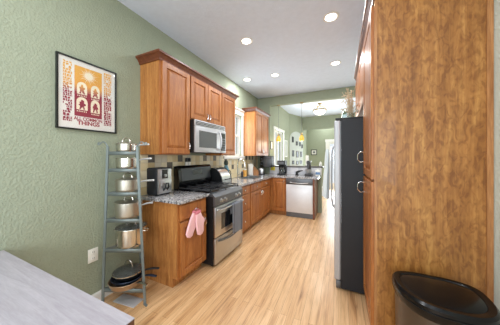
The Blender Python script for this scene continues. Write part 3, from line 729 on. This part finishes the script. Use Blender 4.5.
# sun
b = MB(); cx, cz = .235, .505; N = 22
for i in range(N):
    a = 2*PI*i/N; r1_ = .08 if i % 2 else .06; w_ = .12
    b.faces([(cx+.03*math.cos(a-w_), -.0128, cz+.03*math.sin(a-w_)), (cx+.03*math.cos(a+w_), -.0128, cz+.03*math.sin(a+w_)), (cx+r1_*math.cos(a), -.0128, cz+r1_*math.sin(a))], [(0, 1, 2)])
b.faces([(cx+.03*math.cos(2*PI*i/24), -.013, cz+.03*math.sin(2*PI*i/24)) for i in range(24)], [tuple(range(24))])
b.build('sun', 'print_cream', t, recalc=False)
# four arched windows, each with a dark carved figure
def archpts(x, z, w_, h, n=10):
    P_ = [(x-w_/2, z), (x+w_/2, z)]
    for i in range(n+1):
        a = PI*i/n; P_.append((x+w_/2*math.cos(a), z+h*.55+h*.45*math.sin(a)**.8))
    return P_
for k, (x, z, w_, h) in enumerate(((.182, .325, .078, .112), (.288, .318, .074, .118), (.182, .185, .086, .115), (.288, .175, .076, .124))):
    P_ = archpts(x, z, w_, h)
    a_ = MB().faces([(p[0], -.0128, p[1]) for p in P_], [tuple(range(len(P_)))]).build('arched_window', 'print_cream', t, recalc=False)
    bb = MB()
    cx, cz = x, z+h*.46
    bb.faces([(cx+w_*.27*math.cos(2*PI*i/14)*(1+.35*math.sin(i*2.3+k)), -.013, cz+.03*math.sin(2*PI*i/14)*(1+.35*math.cos(i*1.7+k))) for i in range(14)], [tuple(range(14))])
    bb.faces([(cx+w_*.11*math.cos(2*PI*i/10), -.0131, cz+.028+.011*math.sin(2*PI*i/10)) for i in range(10)], [tuple(range(10))])
    for sx in (-1, 1): bb.faces([(cx+sx*.004, -.0129, cz-.01), (cx+sx*.014, -.0129, cz-.012), (cx+sx*.022, -.0129, z+.006), (cx+sx*.01, -.0129, z+.004)], [(0, 1, 2, 3)])
    bb.build('figure', 'print_ink', t, recalc=False)
    c2 = MB()
    for q in range(6): c2.box(x-w_/2+.004+q*w_/6.3, x-w_/2+.004+q*w_/6.3+.006, -.0129, -.0126, z-.02, z-.009)
    c2.build('caption', 'print_cream', t)
def text(s_, size, x, y, z, parent, m_, name='lettering', bold=0.0, sx=1):
    cu = bpy.data.curves.new(name, 'FONT'); cu.body = s_; cu.size = size; cu.align_x = 'CENTER'; cu.extrude = .0002; cu.offset = bold
    o = bpy.data.objects.new(name, cu); COL.objects.link(o)
    dg = bpy.context.evaluated_depsgraph_get(); me = bpy.data.meshes.new_from_object(o.evaluated_get(dg)); bpy.data.objects.remove(o)
    me.materials.clear(); me.materials.append(MATS[m_])
    p = bpy.data.objects.new(name, me); COL.objects.link(p); p.parent = parent; p.location = (x, y, z); p.rotation_euler = (PI/2, 0, 0); p.scale = (sx, 1, 1); return p
text('ALL COMMON', .042, .235, -.0128, .09, t, 'print_maroon', bold=.0012, sx=.82)
text('THINGS', .05, .235, -.0128, .05, t, 'print_maroon', bold=.0018, sx=1.0)
MB().box(fw, FW-fw, -.0165, -.015, fw, FH-fw).build('glazing', 'pane', t)

# wall outlet
t = thing('wall_outlet', 'white duplex wall outlet low on the green wall beside the pot rack', 'outlet', (XL+.001, 1.036, .4), R90)
MB().box(0, .084, -.007, 0, 0, .128, bev=.003).build('cover_plate', 'white_plastic', t)
for z in (.035, .093):
    s_ = MB().box(.026, .058, -.0095, -.0071, z-.02, z+.02, bev=.003).build('receptacle', 'white_plastic', t)
    MB().box(.034, .037, -.0102, -.0094, z-.004, z+.01).box(.047, .05, -.0102, -.0094, z-.004, z+.01).build('slot', 'black', s_)

# floor vent under the pot rack
t = thing('floor_vent', 'pale metal floor vent below the pot rack', 'vent', (-1.88, 1.245, 0), .12)
MB().box(-.13, .13, -.06, .06, .001, .007, bev=.002).build('frame', 'steel_soft', t)
b = MB()
for k in range(12): b.box(-.115+k*.02, -.105+k*.02, -.045, .045, .0071, .0085)
b.build('louver', 'steel_soft', t)

# ------------------------------------------------------------------ pot rack
a0 = Vector((-2.07, 1.12)); ax = Vector((.375, .164)); axn = ax.normalized(); ndir = Vector((-axn.y, axn.x))
TL = (.0, .123); TR = (1.0, .81); HT = 1.5
mid = a0+ax*.5
t = thing('pot_rack', 'grey metal tiered pot rack standing by the left wall', 'rack', (mid.x, mid.y, 0), math.atan2(ax.y, ax.x))
# local frame: x right along the front legs, y toward the wall corner behind
LB, RB = -.205, .205; LT_, RT_ = -.155, .128; BY0, BY1 = .30, .2
def legx(z, side):
    q = z/HT; return (LB+(LT_-LB)*q) if side < 0 else (RB+(RT_-RB)*q)
def flatbar(bb, p0, p1, w_=.014, th=.004, wd=(1, 0, 0)):
    p0, p1 = Vector(p0), Vector(p1); wv = Vector(wd)*w_; d = (p1-p0).normalized(); tv = d.cross(Vector(wd)).normalized()*th
    vs = [p+a*wv+b_*tv for p in (p0, p1) for a, b_ in ((-1, -1), (1, -1), (1, 1), (-1, 1))]
    bb.faces(vs, [(0, 1, 2, 3), (7, 6, 5, 4), (0, 4, 5, 1), (1, 5, 6, 2), (2, 6, 7, 3), (3, 7, 4, 0)], smooth=False)
for sd in (-1, 1):
    b = MB(); flatbar(b, (legx(0, sd), 0, .003), (legx(HT, sd), 0, HT), .0115, .005)
    flatbar(b, (legx(0, sd)-.01, 0, .005), (legx(0, sd)+sd*.035, -.03, .005), .012, .004, (0, 1, 0))
    # scroll at the head
    P_ = []
    for i in range(13):
        q = i/12; P_.append((legx(HT, sd)+sd*.07*q, 0, HT+.045*math.sin(q*PI*.8)))
    ex, ez = P_[-1][0], P_[-1][2]
    for i in range(1, 12):
        a = -PI/2+2*PI*i/12*.85; P_.append((ex+sd*(.012+.012*math.cos(a)) , 0, ez-.012+.012*math.sin(a)+.012))
    b.tube(P_, .0055, 6, up=(0, 1, 0))
    b.build('leg', 'rack_metal', t)
b = MB(); flatbar(b, (0, BY0, .003), (0, BY1, HT-.02), .011, .005); b.build('leg', 'rack_metal', t)
tiers = [1.445, 1.28, 1.055, .80, .515, .135]
for z in tiers:
    by = BY0+(BY1-BY0)*z/HT-.006; xl, xr = legx(z, -1), legx(z, 1)
    b = MB()
    b.box(xl+.008, xr-.008, -.004, .004, z-.026, z+.008)
    for x_ in (xl, xr):
        flatbar(b, (x_, 0, z-.003), (0, by, z-.003), .0035, .011, (1, 0, 0))
    flatbar(b, (0, .0, z-.0), (0, by, z-.0), .012, .003)
    flatbar(b, (xl*.5, by*.5, z), (xr*.5, by*.5, z), .01, .003, (0, 1, 0))
    b.build('shelf_tier', 'rack_metal', t)
# pots: stand on the tiers, things of their own
Rz = math.atan2(ax.y, ax.x)
def onrack(x, y): # rack local -> world
    c_, s_ = math.cos(Rz), math.sin(Rz); return (mid.x+c_*x-s_*y, mid.y+s_*x+c_*y)
def pot(label, z, r, h, lx=0, ly=.09, name='saucepan', handle='long', lid='lid', mt='pot_steel', ha=0.0, hl=.17, group='pots on the rack', cat='saucepan'):
    wx, wy = onrack(lx, ly); p = thing(name, label, cat, (wx, wy, z+.0095), Rz, group)
    MB().lathe([(0, 0), (r*.94, 0), (r*.98, .006), (r, .02), (r, h), (r+.004, h+.002), (r+.003, h+.005), (r-.003, h+.003), (r-.004, .02), (r*.9, .006), (0, .006)], seg=36).build('pan_body', mt, p)
    if handle == 'long':
        d = Vector((math.cos(ha), math.sin(ha), 0))
        MB().tube([d*(r-.001)+Vector((0, 0, h*.78)), d*(r+.03)+Vector((0, 0, h*.84)), d*(r+.07)+Vector((0, 0, h*.9+.004)), d*(r+hl)+Vector((0, 0, h*.95+.006))], [.009, .011, .015, .016], 8, flat=.6).build('handle', 'steel_soft', p)
        if hl < .15: pass
    else:
        for sg in (0, PI):
            d = Vector((math.cos(ha+sg), math.sin(ha+sg), 0)); e = Vector((-d.y, d.x, 0)); zz = Vector((0, 0, h*.83))
            MB().tube([d*(r-.001)+e*.035+zz, d*(r+.02)+e*.034+zz, d*(r+.036)+e*.015+zz, d*(r+.036)-e*.015+zz, d*(r+.02)-e*.034+zz, d*(r-.001)-e*.035+zz], .0045, 8).build('side_handle', 'pot_steel', p)
    if lid:
        gl = 'pot_satin' if lid == 'lid' else 'clear_plastic'
        l_ = MB().lathe([(r+.005, h+.006), (r+.005, h+.009), (r*.85, h+.016), (r*.4, h+.026), (0, h+.029), (0, h+.026), (r*.4, h+.023), (r*.85, h+.012), (r+.002, h+.006)], seg=36).build('lid', gl, p)
        hh = min(.05, r*.52); ha2 = -.15
        MB().tube([(math.cos(q)*hh*math.cos(ha2), math.cos(q)*hh*math.sin(ha2), h+.02+hh*1.0*math.sin(q)) for q in [PI*i/12 for i in range(13)]], .006, 8, up=(0, 0, 1)).build('lid_handle', 'pot_steel', l_)
    return p
pot('small lidded steel saucepan with arched lid handle on the top tier of the pot rack', tiers[0], .087, .068, ly=.08, lx=-.028, ha=-.1, hl=.15)
pot('open polished steel saucepan on the second tier from the top of the rack', tiers[1], .096, .095, ly=.09, lx=-.025, ha=-.05, lid=None, hl=.15)
pot('satin steel saucepan with tilted handle on the third tier from the top', tiers[2], .104, .105, ly=.095, lx=-.022, ha=-.02, mt='pot_satin', hl=.16)
pot('wide lidded steel saucepan with loop lid handle on the fourth tier, above the stockpot', tiers[3], .12, .135, ly=.105, lx=-.02, ha=.0, mt='pot_satin', hl=.12)
pot('tall shiny steel stockpot with two side handles on the fifth tier, the largest pot', tiers[4], .137, .17, ly=.12, lx=.0, name='stockpot', handle='loop', lid='glass', cat='stockpot')
def pan(label, z, r, h, lx, ly, ha, mt, name='frying_pan', hmt='navy_steel'):
    wx, wy = onrack(lx, ly); p = thing(name, label, 'frying pan', (wx, wy, z), Rz, 'frying pans on the bottom tier')
    MB().lathe([(0, 0), (r*.72, 0), (r*.86, .012), (r*.98, h), (r, h), (r*.985, h+.003), (r*.95, h), (r*.83, .014), (r*.7, .005), (0, .005)], seg=36).build('pan_body', mt, p)
    d = Vector((math.cos(ha), math.sin(ha), 0))
    MB().tube([d*(r*.93)+Vector((0, 0, h*.75)), d*(r+.04)+Vector((0, 0, h+.012)), d*(r+.1)+Vector((0, 0, h+.02)), d*(r+.16)+Vector((0, 0, h+.014))], [.009, .012, .016, .014], 8, flat=.6).build('handle', hmt, p)
    return p
pan('copper-toned deep frying pan at the bottom of the stack on the lowest tier', tiers[5]+.0095, .15, .065, -.015, .06, -.43, 'copper_pan', hmt='pot_steel')
pan('dark frying pan nested in the middle of the stack on the lowest tier', tiers[5]+.053, .145, .045, -.005, .07, -.12, 'navy_steel')
pan('dark nonstick frying pan topmost of the stack on the lowest tier', tiers[5]+.082, .128, .045, .0, .08, .12, 'black', hmt='black')
wx, wy = onrack(-.01, .085); p = thing('domed_cover', 'glass pan lid with steel loop handle resting on the stacked frying pans', 'lid', (wx, wy, tiers[5]+.135), Rz)
MB().lathe([(.133, 0), (.133, .004), (.11, .016), (.05, .03), (0, .033), (0, .03), (.05, .027), (.108, .013), (.13, 0)], seg=36).build('dome', 'clear_plastic', p)
MB().lathe([(.13, -.003), (.136, -.003), (.136, .004), (.13, .004), (.13, -.003)], seg=36).build('rim', 'pot_steel', p)
MB().tube([(math.cos(q)*.042, 0, .026+.075*math.sin(q)) for q in [PI*i/12 for i in range(13)]], .0045, 8, up=(0, 0, 1)).build('lid_handle', 'pot_steel', p)

# ------------------------------------------------------------------ counter objects
# air fryer
t = thing('air_fryer', 'black and steel air fryer with pull-out basket on the counter left of the stove', 'air fryer', (-1.95, 1.625, CT), R90)
MB().box(0, .225, .0, .175, .006, .33, bev=.02, seg=3).box(.02, .05, .02, .05, .0005, .01).box(.175, .205, .02, .05, .0005, .01).box(.02, .05, .13, .16, .0005, .01).box(.175, .205, .13, .16, .0005, .01).build('housing', 'black_side', t)
MB().box(.012, .213, -.008, .0, .02, .315, bev=.003).build('front_panel', 'steel', t)
MB().box(.07, .155, -.011, -.008, .2, .31).build('control_display', 'black_gloss', t)
bk = MB().box(.018, .207, -.02, -.0085, .028, .185, bev=.005).build('basket', 'steel', t)
MB().tube([(.085, -.02, .06), (.088, -.045, .1), (.1, -.05, .145), (.125, -.05, .145), (.137, -.045, .1), (.14, -.02, .06)], .009, 8).build('handle', 'black', bk)
MB().lathe([(0, 0), (.02, 0), (.018, .014), (0, .016)], (.112, -.011, .235), 20, 0, Matrix.Rotation(PI/2, 3, 'X')).build('dial', 'steel', t)
# blue cloth bag behind the rack on the counter edge
# spice mills on the backguard ledge
for k, (y, lb) in enumerate(((2.285, 'left pepper mill, dark with pale band, standing behind the stove'), (2.345, 'right salt mill, dark with pale band, standing behind the stove'))):
    t = thing('spice_mill', lb, 'mill', (-2.105, y, 1.2665), 0, 'spice mills on the backguard')
    MB().lathe([(0, 0), (.02, 0), (.021, .05), (.017, .06), (0, .06)], seg=20).build('jar', 'paper_white', t)
    MB().lathe([(0, .0605), (.022, .0605), (.023, .1), (.018, .118), (0, .122)], seg=20).build('cap', 'black', t)
# bread box
t = thing('bread_box', 'rounded steel roll-top bread box with black ends, right of the stove', 'bread box', (-1.84, 2.845, CT), R90)
def dome(n=14, d=.27, h=.27, s_=1.0):
    P_ = [(0, .0), (0, .05)]
    for i in range(n+1):
        a = PI*(1-i/n*.62); P_.append((.155+.155*s_*math.cos(a), .05+(h-.05)*s_*max(0, math.sin(a))))
    P_ += [(d, h*.78), (d, 0)]
    return P_
D_ = [(0, .001), (-.0, .04), (.012, .11), (.045, .175), (.09, .225), (.14, .255), (.2, .268), (.265, .268), (.265, .001)]
MB().prism(D_, 0, .02, 'yz').build('end_cap', 'black', t); MB().prism(D_, .31, .33, 'yz').build('end_cap', 'black', t)
MB().prism([(p[0]*.97+.004, max(.004, p[1]*.97)) for p in D_], .021, .309, 'yz').build('roll_top', 'steel', t)
b = MB()
for k in range(4):
    p, q_ = D_[3+k], D_[4+k]
MB().box(.06, .27, .13, .155, .249, .262).box(.06, .27, .19, .2, .262, .2655).build('vent_slot', 'black', t)
MB().tube([(.09, .002, .07), (.09, -.03, .07), (.24, -.03, .07), (.24, .002, .07)], .006, 8).build('handle', 'black', t)
# blue glass bottle
t = thing('glass_carafe', 'light blue glass carafe with dark stopper beside the bread box', 'carafe', (-2.04, 3.3, CT))
MB().lathe([(0, .001), (.05, .001), (.062, .03), (.07, .12), (.066, .2), (.035, .28), (.032, .3), (0, .3)], seg=28).build('bottle', 'blue_glass', t)
MB().lathe([(0, .301), (.034, .301), (.045, .33), (.04, .375), (.02, .4), (0, .402)], seg=20).build('stopper', 'leaf_dark', t)
MB().tube([(.066, 0, .2), (.1, 0, .19), (.108, 0, .13), (.07, 0, .09)], .007, 8).build('handle', 'leaf_dark', t)
# faucet
t = thing('faucet', 'tall chrome gooseneck faucet behind the sink', 'faucet', (-2.085, 3.86, CT))
P_ = [(0, 0, .02), (0, 0, .3)]+[(.09-.09*math.cos(a), 0, .3+.11*math.sin(a)) for a in [PI*i/12 for i in range(1, 13)]]+[(.18, 0, .25)]
MB().tube(P_, .011, 10, up=(0, 1, 0)).build('spout', 'chrome', t)
MB().lathe([(0, .001), (.028, .001), (.026, .012), (.015, .03), (0, .03)], seg=20).build('base', 'chrome', t)
MB().tube([(.01, .02, .06), (.02, .06, .09), (.03, .1, .12)], [.008, .006, .005], 8).build('lever', 'chrome', t)
MB().lathe([(0, .2), (.014, .2), (.016, .25), (0, .25)], (.18, 0, -.01), 14).build('spray_head', 'chrome', t)
# soap bottle
t = thing('soap_dispenser', 'small dark soap dispenser with pump beside the faucet', 'soap dispenser', (-2.08, 4.07, CT))
MB().lathe([(0, .001), (.03, .001), (.032, .1), (.015, .13), (0, .13)], seg=20).build('bottle', 'iron', t)
MB().cyl((0, 0, .13), (0, 0, .17), .005, 8).box(-.006, .04, -.006, .006, .165, .175).build('pump', 'chrome', t)
# orange sponge in holder
t = thing('orange_tin', 'orange canister on the counter left of the paper towel roll', 'canister', (-2.09, 4.23, CT))
MB().lathe([(0, .001), (.045, .001), (.047, .01), (.047, .15), (0, .15)], seg=24).build('body', 'orange_sponge', t)
MB().lathe([(0, .151), (.049, .151), (.049, .17), (.012, .175), (.012, .19), (0, .192)], seg=24).build('lid', 'white_plastic', t)
# paper towels
t = thing('paper_towel_holder', 'white paper towel roll on upright holder beyond the sink', 'paper towel', (-2.05, 4.47, CT))
MB().lathe([(0, .001), (.075, .001), (.075, .01), (.01, .014), (0, .014)], seg=28).build('base', 'steel', t)
MB().lathe([(.02, .0145), (.062, .0145), (.064, .02), (.064, .285), (.062, .29), (.02, .29), (.02, .0145)], seg=32).build('paper_roll', 'paper_white', t)
MB().cyl((0, 0, .0145), (0, 0, .325), .007, 10).build('rod', 'steel', t)
# knife block
t = thing('knife_block', 'slanted wooden knife block with black handles beside the paper towels', 'knife block', (-1.98, 4.63, CT), .5)
MB().prism([(-.08, .001), (.07, .001), (.07, .1), (-.04, .23), (-.1, .18)], -.045, .045, 'xz').build('block', 'block_wood', t)
for k in range(5):
    y = -.032+k*.016; d = Vector((-.11*0-.5, 0, .6)).normalized()
    for j in range(1):
        p0 = Vector((-.07, y, .21)); MB().cyl(p0, p0+Vector((-.4, 0, .5)).normalized()*(.07+.012*(k % 3)), .006, 8).build('knife_handle', 'black', t)
# toaster
t = thing('toaster', 'small black and steel toaster under the hanging black oven', 'toaster', (-1.93, 4.9, CT), .2)
MB().box(-.075, .075, -.1, .1, .008, .17, bev=.025, seg=3).build('shell', 'steel', t)
MB().box(-.077, .077, -.08, .08, .0005, .03, bev=.004).box(-.03, -.012, -.07, .07, .165, .1725).box(.012, .03, -.07, .07, .165, .1725).build('base', 'black', t)
MB().box(-.012, .012, -.118, -.1, .1, .118, bev=.003).build('lever', 'black', t)
# under-cabinet oven
t = thing('countertop_oven', 'small black oven mounted under the far wall cabinet', 'oven', (-1.96, 4.88, 1.13))
MB().box(0, .31, 0, .26, 0, .298, bev=.008).build('housing', 'black', t)
d = MB().box(.1, .3, -.012, -.001, .015, .285, bev=.003).build('door', 'micro_glass', t)
MB().tube([(.12, -.012, .25), (.12, -.03, .25), (.28, -.03, .25), (.28, -.012, .25)], .005, 8).build('handle', 'grey_metal', d)
MB().box(.01, .092, -.01, -.001, .015, .285, bev=.003).build('control_panel', 'black_gloss', t)
for z in (.07, .15, .23): MB().lathe([(0, 0), (.016, 0), (.014, .014), (0, .015)], (.05, -.0105, z), 16, 0, Matrix.Rotation(PI/2, 3, 'X')).build('knob', 'grey_metal', t)
# potholder
t = thing('potholder', 'yellow quilted potholder hanging on the marble backsplash left of the coffee maker', 'potholder', (-1.705, 5.193, 1.03), 0)
MB().box(-.06, .06, -.012, 0, 0, .125, bev=.005).build('pad', 'yellow_cloth', t)
MB().tube([(.0+.018*math.sin(2*PI*i/12), -.005, .14-.02*math.cos(2*PI*i/12)+.003) for i in range(12)], .003, 6, closed=True).build('loop', 'yellow_cloth', t)
# coffee maker
t = thing('coffee_maker', 'black drip coffee maker with glass carafe on the peninsula corner', 'coffee maker', (-1.4, 5.04, CT))
MB().box(-.1, .1, -.12, .11, .001, .035, bev=.006).box(-.1, .1, .03, .11, .03, .36, bev=.006).box(-.1, .1, -.12, .11, .25, .37, bev=.012).build('housing', 'black', t)
MB().box(-.08, .08, -.124, -.1205, .27, .34).build('control_panel', 'grey_metal', t)
c_ = MB().lathe([(0, .037), (.055, .037), (.068, .07), (.07, .12), (.055, .17), (.05, .19), (0, .19)], (0, -.045, 0), 24).build('carafe', 'clear_plastic', t)
MB().lathe([(0, .191), (.052, .191), (.05, .205), (0, .207)], (0, -.045, 0), 20).build('lid', 'black', c_)
MB().tube([(.0, -.1, .18), (.0, -.15, .17), (.0, -.15, .09), (.0, -.112, .07)], .008, 8, up=(1, 0, 0)).build('handle', 'black', c_)
# grinder / stand
t = thing('espresso_machine', 'dark kitchen machine with curved neck on the peninsula right of center', 'coffee machine', (-.72, 4.98, CT))
MB().box(-.085, .085, -.1, .12, .001, .05, bev=.015, seg=3).build('base', 'iron', t)
MB().tube([(0, .08, .045), (0, .09, .16), (0, .06, .26), (0, 0, .32), (0, -.06, .33)], [.05, .042, .045, .055, .045], 16, up=(1, 0, 0)).build('body', 'iron', t)
MB().lathe([(0, .051), (.04, .051), (.07, .1), (.075, .16), (.077, .162), (.07, .16), (.0, .08)], (0, -.035, 0), 24).build('bowl', 'steel', t)
MB().lathe([(0, .165), (.012, .165), (.02, .22), (.03, .29), (0, .29)], (0, -.035, 0), 12).build('mixer_shaft', 'grey_metal', t)
MB().tube([(.055, -.02, .31), (.07, -.02, .36), (.06, .04, .38), (.03, .06, .34)], .007, 8).build('lever', 'chrome', t)
# small black can opener
t = thing('tape_dispenser', 'small black angular gadget with long snout on the peninsula counter', 'gadget', (-1.0, 5.06, CT), .1)
MB().prism([(-.05, .001), (.02, .001), (.0, .05), (.06, .09), (.13, .11), (.12, .125), (.02, .12), (-.05, .09)], -.025, .025, 'xz', bev=.004).build('body', 'black', t)
MB().box(-.06, .03, -.035, .035, .0005, .012, bev=.003).build('base', 'black', t)
# napkin box at the end
t = thing('tissue_box', 'small white and blue box at the right end of the peninsula counter', 'box', (-.52, 5.1, CT), .15)
MB().box(-.055, .055, -.055, .055, .001, .13, bev=.003).build('carton', 'white_plastic', t)
MB().box(-.05, .05, -.0565, -.0551, .03, .09).build('printed_label', 'blue_box', t)
MB().prism([(-.03, .13), (.03, .13), (.02, .16), (.005, .145), (-.015, .165)], -.01, .01, 'xz').build('tissue', 'paper_white', t)
# candles on the ledge
t = thing('pillar_candle', 'tall white pillar candle on the dark ledge behind the coffee machine', 'candle', (-.8, 5.3, 1.165))
MB().lathe([(0, .0005), (.05, .0005), (.05, .012), (0, .012)], seg=24).build('dish', 'iron', t)
MB().lathe([(0, .0125), (.042, .0125), (.042, .27), (.038, .275), (0, .268)], seg=24).build('wax', 'paper_white', t)
t = thing('ceramic_jar', 'small white ceramic jar at the right end of the dark ledge', 'jar', (-.47, 5.29, 1.165))
MB().lathe([(0, .0005), (.028, .0005), (.038, .03), (.036, .06), (.024, .075), (.028, .085), (0, .085)], seg=24).build('body', 'white_plastic', t)
MB().lathe([(0, .086), (.03, .086), (.02, .1), (.008, .105), (.01, .118), (0, .122)], seg=20).build('lid', 'white_plastic', t)

# oven towel
def ot(u, v):
    y = 2.40+.3*u; z = .742-.41*v
    return (-1.3685+.006*math.sin(u*14+v*1.5)*(.3+v), y+.01*math.sin(v*5)*v, z-.02*u*v)
def ot2(u, v):
    s_ = v
    return None
bb = MB(); NU, NV = 24, 22; rows_ = []
for i in range(NU+1):
    u = i/NU; y = 2.385+.31*u-.0; col = []
    for j in range(NV+1):
        v = j/NV
        if v < .12: q = v/.12; x, z = -1.400, .60+.127*q-.0; x = -1.402
        elif v < .3:
            a = PI*(1-(v-.12)/.18); x = -1.385+.0175*math.cos(a); z = .727+.0175*math.sin(a)
        else:
            q = (v-.3)/.7; x = -1.3675+.007*math.sin(u*15+q)*q; z = .727-.40*q-.02*u*q
        yy = y+(.006*math.sin(q*6+u*5)*q if v >= .3 else 0)
        col.append(bb.bm.verts.new((x, yy, z)))
    rows_.append(col)
for i in range(NU):
    for j in range(NV):
        f = bb.bm.faces.new([rows_[i][j], rows_[i+1][j], rows_[i+1][j+1], rows_[i][j+1]]); f.smooth = True
        if i in (3, 4, 19, 20): f.material_index = 1
bmesh.ops.recalc_face_normals(bb.bm, faces=bb.bm.faces)
bmesh.ops.solidify(bb.bm, geom=list(bb.bm.faces), thickness=.003)
tag(bb.build('kitchen_towel', ['towel_grey', 'towel_stripe'], sharp=1.5), 'grey striped kitchen towel draped over the oven door handle', 'towel')
# pink oven mitts on the drawer knob
def mitt(label, y, z, rx, x):
    t = thing('oven_mitt', label, 'oven mitt', (x, y, z), R90, 'pink oven mitts')
    # local: x along cabinet, z up, hangs down from origin
    O_ = [(-.035, 0), (.035, 0), (.042, -.08), (.07, -.1), (.088, -.13), (.086, -.16), (.07, -.165), (.052, -.15), (.058, -.2), (.05, -.26), (.02, -.285), (-.02, -.285), (-.05, -.26), (-.058, -.2), (-.05, -.1)]
    c_, s_ = math.cos(rx), math.sin(rx)
    O2 = [(p[0]*c_-p[1]*s_, p[0]*s_+p[1]*c_) for p in O_]
    MB().prism(O2, -.012, .012, 'xz', bev=.008).build('quilted_body', 'mitt_pink', t)
    q = [(p[0]*c_-p[1]*s_, p[0]*s_+p[1]*c_) for p in ((-.037, .004), (.037, .004), (.04, -.022), (-.04, -.022))]
    MB().prism(q, -.0135, .0135, 'xz', bev=.003).build('cuff_trim', 'mitt_trim', t)
    MB().tube([(.0+.012*math.sin(2*PI*i/12), 0, .018-.018*math.cos(2*PI*i/12)) for i in range(12)], .003, 6, closed=True).build('hanging_loop', 'mitt_trim', t)
mitt('pink oven mitt nearer the viewer hanging from the drawer knob', 1.792, .775, -.42, -1.517)
mitt('pink oven mitt in front, nearer the stove, hanging from the drawer knob', 1.80, .775, .18, -1.488)

# vase with dried twigs and glass jars on the fridge
t = thing('twig_vase', 'clear glass vase with dried pale twigs on top of the refrigerator', 'vase', (.1, 2.45, 1.791))
MB().lathe([(0, .001), (.035, .001), (.04, .03), (.03, .07), (.034, .09), (.031, .09), (.026, .07), (.035, .03), (0, .008)], seg=20).build('vase', 'glass', t)
b = MB(); rr = random.Random(5)
for k in range(34):
    a = rr.uniform(0, 2*PI); sp = rr.uniform(.02, .09); h = rr.uniform(.1, .36); x, y = math.cos(a)*sp*.8-.02, math.sin(a)*sp*1.5
    pm = Vector((x*.5, y*.5, h*.7+.02)); pe = Vector((x, y, h+.01)); b.tube([(x*.1, y*.1, .03), pm, pe], [.003, .0025, .002], 5)
    for j in range(4):
        q = pm.lerp(pe, rr.random()); b.tube([q, q+Vector((rr.uniform(-.03, .03), rr.uniform(-.04, .04), rr.uniform(-.01, .02)))], [.0035, .0045], 5)
b.build('dried_twigs', 'tan_twig', t)
for k, (x, y, lb, h) in enumerate(((.0+.04, 2.56, 'clear glass jar on the refrigerator front edge, nearer jar', .17), (.05, 2.78, 'clear glass jar on the refrigerator top, farther jar', .1))):
    t = thing('glass_jar', lb, 'jar', (x, y, 1.791), 0, 'glass jars on the refrigerator')
    MB().lathe([(0, .001), (.032, .001), (.035, .01), (.035, h*.75), (.02, h*.88), (.017, h*.88), (.031, h*.74), (.031, .006), (0, .006)], seg=20).build('jar_body', 'glass', t)
    MB().lathe([(0, h*.89), (.022, h*.89), (.022, h), (0, h)], seg=16).build('stopper', 'glass', t)

# ------------------------------------------------------------------ far-room pictures
def frame_on(loc, rz, w_, h, label, inner='mat_board', fm='frame_black', fwid=.018, group=None, core=None):
    t = thing('picture_frame', label, 'picture', loc, rz, group); f = fwid
    MB().box(0, w_, -.02, 0, 0, f).box(0, w_, -.02, 0, h-f, h).box(0, f, -.02, 0, f, h-f).box(w_-f, w_, -.02, 0, f, h-f).build('frame', fm, t)
    p = MB().box(f, w_-f, -.01, 0, f, h-f).build('mat', inner, t)
    if core: MB().box(w_*.33, w_*.67, -.0115, -.0102, h*.33, h*.67).build('image', core, t)
    return t
frame_on((-1.25, 9.399, 1.49), 0, .26, .25, 'black square picture frame on the far green wall left of the door', core='grey_metal', fwid=.03)
frame_on((XF+.001, 5.25, 1.62), R90, .19, .23, 'small black frame at the end of the far wall cabinet', fwid=.02)
frame_on((XF+.001, 6.78, 1.4), R90, .36, .6, 'tall pale picture frame beside the far window', fm='white_paint', inner='arch_pale', fwid=.03)
fl = [(.19, 1.97, .09, .22, 'narrow'), (.46, 1.86, .11, .16, ''), (.7, 1.84, .1, .16, ''), (.88, 1.76, .08, .16, ''),
      (.2, 1.42, .11, .24, ''), (.49, 1.38, .14, .26, ''), (.78, 1.4, .1, .22, ''), (.2, 1.12, .12, .14, ''), (.49, 1.1, .14, .14, ''), (.76, 1.12, .12, .14, '')]
LB_ = ['topmost small dark picture at the left of the arched panel', 'second small dark picture in the upper row of the arched panel', 'third small dark picture in the upper row of the arched panel',
       'small dark picture at the right end of the arched panel upper row', 'left dark picture in the middle row of the arched panel', 'center dark picture in the middle row of the arched panel',
       'right dark picture in the middle row of the arched panel', 'left dark picture low on the arched panel, just over the ledge', 'center dark picture low on the arched panel, just over the ledge',
       'right dark picture low on the arched panel, just over the ledge']
for (tt, z, w_, h, _), lb in zip(fl, LB_):
    px = A[0]+math.cos(ang)*tt+math.sin(ang)*.013; py = A[1]+math.sin(ang)*tt-math.cos(ang)*.013
    frame_on((px, py, z), ang, w_, h, lb, inner='grey_metal', fwid=.02, group='gallery of small pictures on the arched panel')
